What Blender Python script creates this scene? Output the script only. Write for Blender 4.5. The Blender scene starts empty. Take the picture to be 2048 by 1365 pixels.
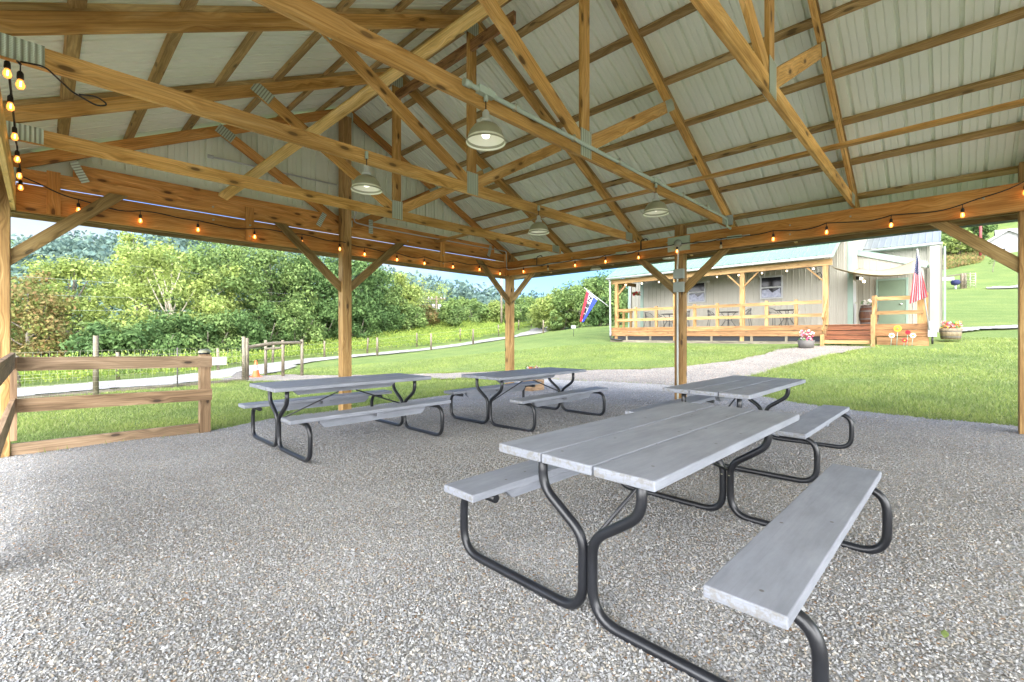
import bpy, math, random
import numpy as np
from mathutils import Vector, Matrix
random.seed(7); rng = np.random.default_rng(11)
PI = math.pi
scene = bpy.context.scene
C = scene.collection
# ------------------------------------------------------------------ camera
FPX, YAW, CY, EYE = 910.0, 0.7680, 671.0, 1.17
cam_d = bpy.data.cameras.new('camera'); cam = bpy.data.objects.new('camera', cam_d); C.objects.link(cam)
cam_d.sensor_width = 36; cam_d.lens = FPX / 2048 * 36
cam_d.shift_y = -(682.5 - CY) / 2048
cam_d.clip_start = 0.05; cam_d.clip_end = 3000
cam.location = (0, 0, EYE); cam.rotation_euler = (PI / 2, 0, YAW - PI / 2)
scene.camera = cam
# ------------------------------------------------------------------ light
SUN_EL, SUN_AZ = math.radians(72), math.radians(215)   # azimuth of the sun, from +X counter-clockwise
w = bpy.data.worlds.new('World'); scene.world = w; w.use_nodes = True
nt = w.node_tree; bg = nt.nodes['Background']
sky = nt.nodes.new('ShaderNodeTexSky'); sky.sky_type = 'NISHITA'; sky.sun_disc = False
sky.sun_elevation = SUN_EL; sky.sun_rotation = PI / 2 - SUN_AZ
sky.air_density = 1.0; sky.dust_density = 1.5; sky.ozone_density = 1.0
tcw = nt.nodes.new('ShaderNodeTexCoord'); mpw = nt.nodes.new('ShaderNodeMapping'); mpw.inputs['Scale'].default_value = (1, 1, 3.2)
nzw = nt.nodes.new('ShaderNodeTexNoise'); nzw.inputs['Scale'].default_value = 1.7; nzw.inputs['Detail'].default_value = 6; nzw.inputs['Roughness'].default_value = .55
crw = nt.nodes.new('ShaderNodeValToRGB'); crw.color_ramp.elements[0].position = .5; crw.color_ramp.elements[1].position = .68
mxw = nt.nodes.new('ShaderNodeMixRGB'); mxw.inputs['Color2'].default_value = (2.2, 2.3, 2.4, 1)
nt.links.new(tcw.outputs['Generated'], mpw.inputs['Vector']); nt.links.new(mpw.outputs[0], nzw.inputs['Vector'])
nt.links.new(nzw.outputs['Fac'], crw.inputs[0]); nt.links.new(crw.outputs[0], mxw.inputs['Fac'])
tint = nt.nodes.new('ShaderNodeMixRGB'); tint.blend_type = 'MULTIPLY'; tint.inputs['Fac'].default_value = 1; tint.inputs['Color2'].default_value = (.42, .60, .86, 1)
nt.links.new(sky.outputs[0], tint.inputs['Color1']); nt.links.new(tint.outputs[0], mxw.inputs['Color1'])
# unseen low sky behind the viewer brightened to light the pavilion interior; bluer ahead
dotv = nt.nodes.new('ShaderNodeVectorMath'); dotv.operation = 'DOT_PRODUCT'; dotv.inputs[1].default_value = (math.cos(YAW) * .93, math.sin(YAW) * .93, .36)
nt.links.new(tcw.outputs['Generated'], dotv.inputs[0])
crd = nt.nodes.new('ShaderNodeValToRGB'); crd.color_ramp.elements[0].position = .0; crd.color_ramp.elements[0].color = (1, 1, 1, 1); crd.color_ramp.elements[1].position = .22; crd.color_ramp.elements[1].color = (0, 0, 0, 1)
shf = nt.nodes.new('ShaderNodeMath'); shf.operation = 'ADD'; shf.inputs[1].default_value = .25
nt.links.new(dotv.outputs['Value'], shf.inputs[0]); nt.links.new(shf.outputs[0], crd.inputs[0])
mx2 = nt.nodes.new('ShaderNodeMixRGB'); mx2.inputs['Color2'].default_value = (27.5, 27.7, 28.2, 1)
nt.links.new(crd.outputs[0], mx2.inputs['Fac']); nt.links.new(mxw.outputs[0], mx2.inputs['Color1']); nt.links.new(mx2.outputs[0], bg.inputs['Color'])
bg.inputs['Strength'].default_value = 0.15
sd = bpy.data.lights.new('sun', 'SUN'); sd.energy = 0.8; sd.angle = math.radians(20); sd.color = (1, .96, .9)
sun = bpy.data.objects.new('sun', sd); C.objects.link(sun)
sdir = Vector((math.cos(SUN_AZ) * math.cos(SUN_EL), math.sin(SUN_AZ) * math.cos(SUN_EL), math.sin(SUN_EL)))
sun.rotation_euler = sdir.to_track_quat('Z', 'Y').to_euler(); sun.location = (0, 0, 30)
vs = scene.view_settings; vs.view_transform = 'Standard'; vs.look = 'None'; vs.gamma = 1; vs.exposure = 1.7
scene.render.engine = 'CYCLES'
scene.cycles.max_bounces = 8; scene.cycles.diffuse_bounces = 5; scene.cycles.transparent_max_bounces = 6
scene.cycles.sample_clamp_indirect = 6

# ------------------------------------------------------------------ materials
def lin(r, g, b):
    f = lambda c: c / 12.92 if c <= .04045 else ((c + .055) / 1.055) ** 2.4
    return (f(r / 255), f(g / 255), f(b / 255), 1)
class M_:
    def __init__(s, name, rough=.6, metal=0, spec=.5):
        s.m = bpy.data.materials.new(name); s.m.use_nodes = True
        s.t = s.m.node_tree; s.b = s.t.nodes['Principled BSDF']
        s.b.inputs['Roughness'].default_value = rough; s.b.inputs['Metallic'].default_value = metal
        s.b.inputs['Specular IOR Level'].default_value = spec
    def n(s, ty, **kw):
        nd = s.t.nodes.new(ty)
        for k, v in kw.items():
            if k in nd.inputs: nd.inputs[k].default_value = v
            else: setattr(nd, k, v)
        return nd
    def l(s, a, b): s.t.links.new(a, b)
    def ramp(s, fac, stops):
        r = s.n('ShaderNodeValToRGB'); e = r.color_ramp.elements
        while len(e) < len(stops): e.new(.5)
        for k, (p, c) in enumerate(stops): e[k].position = p; e[k].color = c if len(c) == 4 else (*c, 1)
        s.l(fac, r.inputs[0]); return r.outputs[0]
    def mix(s, f, a, b, mode='MIX'):
        m = s.n('ShaderNodeMixRGB', blend_type=mode)
        for i, v in ((0, f), (1, a), (2, b)):
            if isinstance(v, (int, float)): m.inputs[i].default_value = v
            elif isinstance(v, tuple): m.inputs[i].default_value = v if len(v) == 4 else (*v, 1)
            else: s.l(v, m.inputs[i])
        return m.outputs[0]
    def col(s, v):
        if isinstance(v, tuple): s.b.inputs['Base Color'].default_value = v if len(v) == 4 else (*v, 1)
        else: s.l(v, s.b.inputs['Base Color'])
    def bump(s, h, strength=.3, dist=.01):
        b = s.n('ShaderNodeBump'); b.inputs['Strength'].default_value = strength; b.inputs['Distance'].default_value = dist
        s.l(h, b.inputs['Height']); s.l(b.outputs[0], s.b.inputs['Normal'])
def k3(c, k): return (c[0] * k, c[1] * k, c[2] * k, 1)
def plain(name, c, rough=.6, metal=0, noise=.12, scale=3, spec=.5):
    M = M_(name, rough, metal, spec); co = M.n('ShaderNodeTexCoord').outputs['Object']
    nz = M.n('ShaderNodeTexNoise', Scale=scale, Detail=5); M.l(co, nz.inputs['Vector'])
    M.col(M.ramp(nz.outputs['Fac'], [(.3, k3(c, 1 - noise)), (.7, k3(c, 1 + noise))])); return M.m
def wood(name, dark, mid, light, knots=1.0, rough=.62, stain=None, grain=1.0):
    """lumber: u along the member, v across, in metres"""
    M = M_(name, rough, 0, .35)
    uv = M.n('ShaderNodeTexCoord').outputs['UV']
    mp = M.n('ShaderNodeMapping'); mp.inputs['Scale'].default_value = (1.0, 11, 1); M.l(uv, mp.inputs['Vector'])
    # knots bend the grain
    mk = M.n('ShaderNodeMapping'); mk.inputs['Scale'].default_value = (1.9, 5.2, 1); M.l(uv, mk.inputs['Vector'])
    vo = M.n('ShaderNodeTexVoronoi', voronoi_dimensions='2D', Scale=1.0, Randomness=1.0); M.l(mk.outputs[0], vo.inputs['Vector'])
    bend = M.ramp(vo.outputs['Distance'], [(.0, (1, 1, 1)), (.35, (0, 0, 0))])
    add = M.n('ShaderNodeVectorMath', operation='MULTIPLY_ADD'); add.inputs[1].default_value = (.0, .55, 0)
    M.l(bend, add.inputs[0]); M.l(mp.outputs[0], add.inputs[2])
    g1 = M.n('ShaderNodeTexNoise', noise_dimensions='2D', Scale=1.3, Detail=4, Roughness=.6, Distortion=.6); M.l(add.outputs[0], g1.inputs['Vector'])
    m2 = M.n('ShaderNodeMapping'); m2.inputs['Scale'].default_value = (2.2, 60, 1); M.l(uv, m2.inputs['Vector'])
    g2 = M.n('ShaderNodeTexNoise', noise_dimensions='2D', Scale=1.5, Detail=6, Roughness=.65); M.l(m2.outputs[0], g2.inputs['Vector'])
    wv = M.n('ShaderNodeTexWave', wave_type='BANDS', bands_direction='Y', Scale=1.1, Distortion=4.5, Detail=2); wv.inputs['Detail Scale'].default_value = .5
    M.l(add.outputs[0], wv.inputs['Vector'])
    c = M.ramp(g1.outputs['Fac'], [(.25, dark), (.5, mid), (.75, light)])
    c = M.mix(.3 * grain, c, M.mix(1, c, M.ramp(wv.outputs['Fac'], [(.0, (.62, .56, .5)), (.6, (1.12, 1.1, 1.05))]), 'MULTIPLY'))
    c = M.mix(.55, c, M.mix(1, c, M.ramp(g2.outputs['Fac'], [(.3, (.7, .68, .62)), (.65, (1.15, 1.13, 1.1))]), 'MULTIPLY'))
    # low frequency blotches along the board
    m3 = M.n('ShaderNodeMapping'); m3.inputs['Scale'].default_value = (.55, 2.0, 1); M.l(uv, m3.inputs['Vector'])
    g3 = M.n('ShaderNodeTexNoise', noise_dimensions='2D', Scale=1, Detail=3); M.l(m3.outputs[0], g3.inputs['Vector'])
    c = M.mix(.8, c, M.mix(1, c, M.ramp(g3.outputs['Fac'], [(.32, (.68, .66, .62)), (.68, (1.2, 1.2, 1.2))]), 'MULTIPLY'))
    if stain:
        g4 = M.n('ShaderNodeTexNoise', noise_dimensions='2D', Scale=2.2, Detail=7, Roughness=.75); M.l(mk.outputs[0], g4.inputs['Vector'])
        c = M.mix(M.ramp(g4.outputs['Fac'], [(.52, (0, 0, 0)), (.66, (.75, .75, .75))]), c, stain)
    if knots:
        kn = M.ramp(vo.outputs['Distance'], [(.075, (1, 1, 1)), (.105, (.0, .0, .0))])
        sel = M.ramp(vo.outputs['Color'], [(.55, (0, 0, 0)), (.58, (knots, knots, knots))])
        c = M.mix(M.mix(1, kn, sel, 'MULTIPLY'), c, k3(dark, .10))
        kr = M.ramp(vo.outputs['Distance'], [(.09, (.6, .6, .6)), (.2, (0, 0, 0))])
        c = M.mix(M.mix(1, kr, sel, 'MULTIPLY'), c, k3(dark, .55))
    oi = M.n('ShaderNodeObjectInfo')
    c = M.mix(1, c, M.ramp(oi.outputs['Random'], [(0, (.84, .80, .74)), (.35, (1.0, 1.0, 1.0)), (.7, (1.12, 1.12, 1.08)), (1, (.98, .90, .80))]), 'MULTIPLY')
    M.col(c); M.bump(g2.outputs['Fac'], .25, .003); return M.m
MT = {}
MT['truss'] = wood('truss_lumber', lin(164, 122, 58), lin(202, 160, 90), lin(220, 184, 120))
MT['orange'] = wood('orange_lumber', lin(166, 112, 52), lin(204, 148, 78), lin(220, 172, 106))
MT['purlin'] = wood('purlin_lumber', lin(136, 112, 66), lin(170, 144, 92), lin(194, 170, 120), knots=.6)
MT['post'] = wood('post_timber', lin(126, 96, 54), lin(168, 134, 84), lin(196, 166, 114), grain=1.4)
MT['brace'] = wood('brace_timber', lin(104, 84, 48), lin(144, 120, 74), lin(172, 148, 100), knots=.7)
MT['yellow'] = wood('yellow_lumber', lin(186, 152, 82), lin(216, 186, 116), lin(230, 204, 142), knots=.8)
MT['rough'] = wood('rough_lumber', lin(110, 78, 46), lin(160, 122, 80), lin(190, 152, 106), stain=lin(80, 56, 36))
MT['rail'] = wood('rail_lumber', lin(112, 92, 72), lin(150, 128, 104), lin(176, 154, 130))
MT['deck'] = wood('deck_lumber', lin(108, 76, 48), lin(140, 104, 68), lin(158, 124, 88), knots=.5)
MT['porch'] = wood('porch_lumber', lin(130, 98, 58), lin(160, 127, 83), lin(176, 148, 103), knots=.4)
MT['redstep'] = wood('step_lumber', lin(92, 52, 34), lin(122, 76, 48), lin(138, 92, 62), knots=.4)
MT['oldpost'] = wood('weathered_wood', lin(78, 72, 62), lin(112, 105, 92), lin(142, 134, 120), knots=.2)
MT['wbox'] = wood('planter_wood', lin(112, 88, 64), lin(146, 120, 92), lin(168, 144, 116), knots=.2)
MT['black'] = plain('black_powder_coat', (.012, .013, .016), .32, 0, .3, 6)
MT['cord'] = plain('black_rubber', (.012, .011, .01), .6)
MT['conduit'] = plain('grey_plastic_conduit', lin(168, 182, 162), .45, 0, .06)
MT['conduitw'] = plain('pale_metal_conduit', lin(196, 200, 194), .35, 0, .05)
MT['box'] = plain('grey_junction_box', lin(148, 156, 148), .5, 0, .06)
MT['white'] = plain('white_paint', (.32, .32, .32), .45, 0, .04)
MT['green'] = plain('green_metal_trim', lin(122, 142, 128), .4, 0, .05)
MT['galv'] = plain('zinc_shade', lin(164, 164, 138), .38, .25, .1)
MT['shadein'] = plain('lamp_inside', (.86, .87, .72), .4, 0, .03)
MT['siding'] = plain('beige_metal_siding', lin(146, 142, 129), .45, 0, .05, 1.2)
MT['door'] = plain('sage_door', lin(100, 116, 94), .5, 0, .06)
MT['glass'] = plain('dark_window_glass', (.008, .009, .012), .12, 0, .3, 2, .22)
MT['curtain'] = plain('pale_curtain', (.26, .27, .34), .7, 0, .3, 9)
MT['barrel'] = wood('barrel_wood', lin(44, 26, 18), lin(80, 50, 34), lin(104, 70, 48), knots=.2)
MT['greybarrel'] = wood('grey_barrel_wood', lin(86, 78, 62), lin(124, 114, 94), lin(150, 140, 118), knots=.2)
MT['pot'] = plain('dark_grey_pot', lin(84, 80, 76), .7)
MT['red'] = plain('red_cloth', lin(180, 30, 48), .8, 0, .06)
MT['blue'] = plain('blue_cloth', lin(34, 52, 170), .8, 0, .08)
MT['navy'] = plain('navy_cloth', lin(26, 32, 72), .8, 0, .08)
MT['wcloth'] = plain('white_cloth', (.33, .33, .34), .85, 0, .05)
MT['sail'] = plain('cream_shade_cloth', lin(146, 134, 108), .85, 0, .04)
MT['cone'] = plain('orange_cone_plastic', lin(240, 92, 40), .5)
MT['darkroof'] = plain('grey_shingles', lin(128, 126, 126), .9, 0, .2, 30)
MT['wsiding'] = plain('white_house_siding', (.27, .27, .275), .6, 0, .05)
MT['metalroof'] = plain('pale_green_metal_roof', lin(112, 140, 124), .38, .15, .06, 1)
MT['silverroof'] = plain('silver_metal_roof', lin(132, 137, 138), .35, .3, .08, 1)
MT['concrete'] = plain('concrete_block', lin(150, 144, 130), .9, 0, .15, 6)
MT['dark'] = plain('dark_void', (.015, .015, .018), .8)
MT['maroon'] = plain('maroon_paint', lin(120, 50, 48), .6)
for nme, c in (('fl_pink', (196, 80, 110)), ('fl_white', (204, 198, 188)), ('fl_orange', (206, 116, 72)), ('fl_yellow', (206, 166, 48)), ('fl_red', (160, 24, 40)), ('fl_green', (70, 120, 50))):
    MT[nme] = plain(nme.replace('fl_', 'petal_'), lin(*c), .7)
# greenish-white ribbed roof sheet, seen from below
M = M_('roof_sheet_paint', .38, 0, .5); co = M.n('ShaderNodeTexCoord').outputs['Object']
nz = M.n('ShaderNodeTexNoise', Scale=.9, Detail=6); M.l(co, nz.inputs['Vector'])
M.col(M.ramp(nz.outputs['Fac'], [(.3, lin(226, 234, 208)), (.7, lin(238, 243, 224))])); MT['sheet'] = M.m
# gusset plate
M = M_('galvanised_plate', .42, .5); uv = M.n('ShaderNodeTexCoord').outputs['UV']
wv = M.n('ShaderNodeTexWave', wave_type='BANDS', bands_direction='X', Scale=9, Distortion=0); M.l(uv, wv.inputs['Vector'])
w2 = M.n('ShaderNodeTexWave', wave_type='BANDS', bands_direction='Y', Scale=26, Distortion=1); M.l(uv, w2.inputs['Vector'])
mm = M.mix(.35, wv.outputs['Fac'], w2.outputs['Fac'], 'MULTIPLY')
M.col(M.ramp(mm, [(.15, lin(146, 152, 132)), (.5, lin(198, 210, 190))])); M.bump(mm, .6, .004); MT['plate'] = M.m
# painted picnic planks
M = M_('grey_deck_paint', .55, 0, .4); uv = M.n('ShaderNodeTexCoord').outputs['UV']
m2 = M.n('ShaderNodeMapping'); m2.inputs['Scale'].default_value = (2.0, 42, 1); M.l(uv, m2.inputs['Vector'])
g2 = M.n('ShaderNodeTexNoise', noise_dimensions='2D', Scale=1.4, Detail=5, Roughness=.6, Distortion=.7); M.l(m2.outputs[0], g2.inputs['Vector'])
m3 = M.n('ShaderNodeMapping'); m3.inputs['Scale'].default_value = (1.6, 5, 1); M.l(uv, m3.inputs['Vector'])
g3 = M.n('ShaderNodeTexNoise', noise_dimensions='2D', Scale=1.5, Detail=6, Roughness=.65); M.l(m3.outputs[0], g3.inputs['Vector'])
c = M.ramp(g3.outputs['Fac'], [(.3, lin(122, 126, 134)), (.55, lin(134, 138, 147)), (.75, lin(143, 147, 156))])
c = M.mix(.22, c, M.mix(1, c, M.ramp(g2.outputs['Fac'], [(.3, (.72, .72, .72)), (.6, (1.12, 1.12, 1.1))]), 'MULTIPLY'))
vo = M.n('ShaderNodeTexVoronoi', voronoi_dimensions='2D', Scale=5.5, Randomness=1); M.l(uv, vo.inputs['Vector'])
c = M.mix(M.mix(1, M.ramp(vo.outputs['Distance'], [(.03, (.9, .9, .9)), (.05, (0, 0, 0))]), M.ramp(vo.outputs['Color'], [(.6, (0, 0, 0)), (.65, (1, 1, 1))]), 'MULTIPLY'), c, lin(84, 80, 78))
# worn end grain and edges
g5 = M.n('ShaderNodeTexNoise', Scale=38, Detail=6, Roughness=.7); M.l(M.n('ShaderNodeTexCoord').outputs['Object'], g5.inputs['Vector'])
ge = M.n('ShaderNodeNewGeometry'); sx = M.n('ShaderNodeSeparateXYZ'); M.l(ge.outputs['Normal'], sx.inputs[0])
ab = M.n('ShaderNodeMath', operation='ABSOLUTE'); M.l(sx.outputs['X'], ab.inputs[0])
edge = M.mix(1, M.ramp(ab.outputs[0], [(.4, (0, 0, 0)), (.8, (.7, .7, .7))]), M.ramp(g5.outputs['Fac'], [(.46, (0, 0, 0)), (.6, (1, 1, 1))]), 'MULTIPLY')
c = M.mix(edge, c, lin(112, 108, 100))
M.col(c); M.bump(g2.outputs['Fac'], .22, .003); MT['grey'] = M.m
# gravel
def gravel(name, c0, c1, c2, s1=75, warm=None, patch=.25):
    M = M_(name, .85, 0, .25); co = M.n('ShaderNodeTexCoord').outputs['Object']
    v1 = M.n('ShaderNodeTexVoronoi', Scale=s1, Randomness=1); v2 = M.n('ShaderNodeTexVoronoi', Scale=s1 * 2.1, Randomness=1)
    for v in (v1, v2): M.l(co, v.inputs['Vector'])
    sp = M.n('ShaderNodeSeparateColor'); M.l(v1.outputs['Color'], sp.inputs[0])
    c = M.ramp(sp.outputs[0], [(.0, c0), (.5, c1), (1, c2)])
    if warm: c = M.mix(M.ramp(sp.outputs[1], [(.93, (0, 0, 0)), (.96, (1, 1, 1))]), c, warm)
    c = M.mix(M.ramp(v1.outputs['Distance'], [(.42, (0, 0, 0)), (.68, (.55, .55, .55))]), c, k3(c0, .5))
    sp2 = M.n('ShaderNodeSeparateColor'); M.l(v2.outputs['Color'], sp2.inputs[0])
    c = M.mix(.5, c, M.mix(1, c, M.ramp(sp2.outputs[0], [(0, (.7, .7, .7)), (1, (1.22, 1.22, 1.22))]), 'MULTIPLY'))
    nz = M.n('ShaderNodeTexNoise', Scale=.9, Detail=5, Roughness=.6); M.l(co, nz.inputs['Vector'])
    c = M.mix(1, c, M.ramp(nz.outputs['Fac'], [(.3, (1 - patch,) * 3), (.7, (1 + patch * .6,) * 3)]), 'MULTIPLY')
    M.col(c)
    inv = M.n('ShaderNodeMath', operation='MULTIPLY'); inv.inputs[1].default_value = -1; M.l(v1.outputs['Distance'], inv.inputs[0])
    M.bump(inv.outputs[0], .55, .008); return M.m
MT['gravel'] = gravel('grey_gravel', lin(142, 140, 136), lin(164, 162, 158), lin(188, 186, 181), 95, lin(176, 140, 104))
MT['path'] = gravel('warm_gravel', lin(106, 101, 93), lin(142, 135, 125), lin(172, 165, 154), 40, lin(180, 140, 110), .15)
MT['road'] = gravel('pale_road_gravel', lin(132, 129, 123), lin(154, 150, 145), lin(174, 171, 166), 20, None, .1)
def stone(name, cols):
    M = M_(name, .8, 0, .3); g = M.n('ShaderNodeNewGeometry')
    M.col(M.ramp(g.outputs['Random Per Island'], [(i / (len(cols) - 1), lin(*c)) for i, c in enumerate(cols)])); return M.m
MT['stone'] = stone('gravel_stone', [(112, 113, 115), (140, 141, 142), (155, 156, 155), (127, 128, 130), (174, 174, 172), (148, 139, 124), (120, 124, 129)])
def leafm(name, cols, trans=.35, rough=.7):
    M = M_(name, rough, 0, .12); g = M.n('ShaderNodeNewGeometry')
    c = M.ramp(g.outputs['Random Per Island'], [(i / (len(cols) - 1), lin(*c)) for i, c in enumerate(cols)])
    nz = M.n('ShaderNodeTexNoise', Scale=.55, Detail=3); M.l(M.n('ShaderNodeTexCoord').outputs['Object'], nz.inputs['Vector'])
    c = M.mix(1, c, M.ramp(nz.outputs['Fac'], [(.3, (.72, .76, .8)), (.7, (1.22, 1.15, 1.0))]), 'MULTIPLY')
    M.col(c); tr = M.n('ShaderNodeBsdfTranslucent'); M.l(c, tr.inputs['Color'])
    mx = M.n('ShaderNodeMixShader'); mx.inputs[0].default_value = trans
    M.l(M.b.outputs[0], mx.inputs[1]); M.l(tr.outputs[0], mx.inputs[2])
    M.l(mx.outputs[0], M.t.nodes['Material Output'].inputs['Surface']); return M.m
MT['lf_dark'] = leafm('leaves_dark_green', [(60, 84, 48), (82, 108, 62), (104, 130, 80), (72, 98, 56)])
MT['lf_mid'] = leafm('leaves_mid_green', [(84, 108, 60), (110, 134, 78), (134, 154, 96), (96, 120, 68)])
MT['lf_yel'] = leafm('leaves_yellow_green', [(108, 128, 62), (140, 156, 86), (164, 176, 108), (122, 140, 72)])
MT['lf_brown'] = leafm('leaves_autumn', [(106, 114, 66), (138, 130, 84), (148, 120, 84), (122, 126, 74), (98, 112, 60)])
MT['lf_haze'] = leafm('leaves_haze_blue_green', [(84, 108, 104), (100, 124, 118), (116, 138, 126), (92, 114, 112)])  # bluish distance haze is put into this leaf colour
MT['weed'] = leafm('goldenrod', [(104, 130, 64), (124, 148, 72), (142, 162, 80), (158, 170, 84), (112, 138, 66)], .3)
MT['blade'] = leafm('grass_blade', [(102, 122, 62), (128, 146, 80), (146, 160, 98), (116, 134, 70), (160, 164, 118)], .35)
MT['bark'] = plain('tree_bark', lin(112, 104, 92), .9, 0, .35, 8)
MT['palebark'] = plain('pale_bark', lin(178, 168, 150), .9, 0, .25, 8)
# lawn ground
M = M_('lawn_grass', .9, 0, .15); co = M.n('ShaderNodeTexCoord').outputs['Object']
n1 = M.n('ShaderNodeTexNoise', Scale=14, Detail=9, Roughness=.75); n2 = M.n('ShaderNodeTexNoise', Scale=.35, Detail=5, Roughness=.6); n3 = M.n('ShaderNodeTexNoise', Scale=70, Detail=3)
for v in (n1, n2, n3): M.l(co, v.inputs['Vector'])
c = M.ramp(n1.outputs['Fac'], [(.28, lin(76, 92, 46)), (.5, lin(103, 119, 65)), (.72, lin(128, 140, 88))])
c = M.mix(1, c, M.ramp(n2.outputs['Fac'], [(.3, (.76, .84, .8)), (.55, (1, 1, 1)), (.72, (1.28, 1.14, 1.06))]), 'MULTIPLY')
mw = M.n('ShaderNodeMapping'); mw.inputs['Rotation'].default_value = (0, 0, .35); M.l(co, mw.inputs['Vector'])
wv = M.n('ShaderNodeTexWave', wave_type='BANDS', bands_direction='X', Scale=.22, Distortion=3, Detail=3); M.l(mw.outputs[0], wv.inputs['Vector'])
c = M.mix(.35, c, M.mix(1, c, M.ramp(wv.outputs['Fac'], [(0, (.86, .9, .86)), (1, (1.14, 1.08, 1.02))]), 'MULTIPLY'))
M.col(c); M.bump(n3.outputs['Fac'], .8, .03); MT['lawn'] = M.m
M = M_('hill_ground', .95); co = M.n('ShaderNodeTexCoord').outputs['Object']
n1 = M.n('ShaderNodeTexNoise', Scale=.5, Detail=8); M.l(co, n1.inputs['Vector'])
M.col(M.ramp(n1.outputs['Fac'], [(.3, lin(60, 84, 52)), (.7, lin(100, 124, 72))])); MT['hill'] = M.m
def emit(name, c, s, base=(.9, .5, .2)):
    M = M_(name, .3); M.col((*base, 1)); M.b.inputs['Emission Color'].default_value = c; M.b.inputs['Emission Strength'].default_value = s; return M.m
MT['bulb'] = emit('amber_bulb_glass', (1, .36, .07, 1), .55)
_t = MT['bulb'].node_tree; _m = _t.nodes.new('ShaderNodeMixShader'); _m.inputs[0].default_value = .5; _tr = _t.nodes.new('ShaderNodeBsdfTransparent'); _tr.inputs[0].default_value = (1, .8, .55, 1)
_t.links.new(_tr.outputs[0], _m.inputs[1]); _t.links.new(_t.nodes['Principled BSDF'].outputs[0], _m.inputs[2]); _t.links.new(_m.outputs[0], _t.nodes['Material Output'].inputs['Surface'])
MT['fil'] = emit('bulb_filament', (1, .62, .25, 1), 7)
MT['bulboff'] = plain('unlit_bulb_glass', (.62, .5, .3), .15)
MT['lampbulb'] = emit('pale_lamp_bulb', (1, .97, .78, 1), .7, (.8, .8, .75))
MT['warm'] = emit('porch_bulb', (1, .86, .6, 1), 5)

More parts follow.
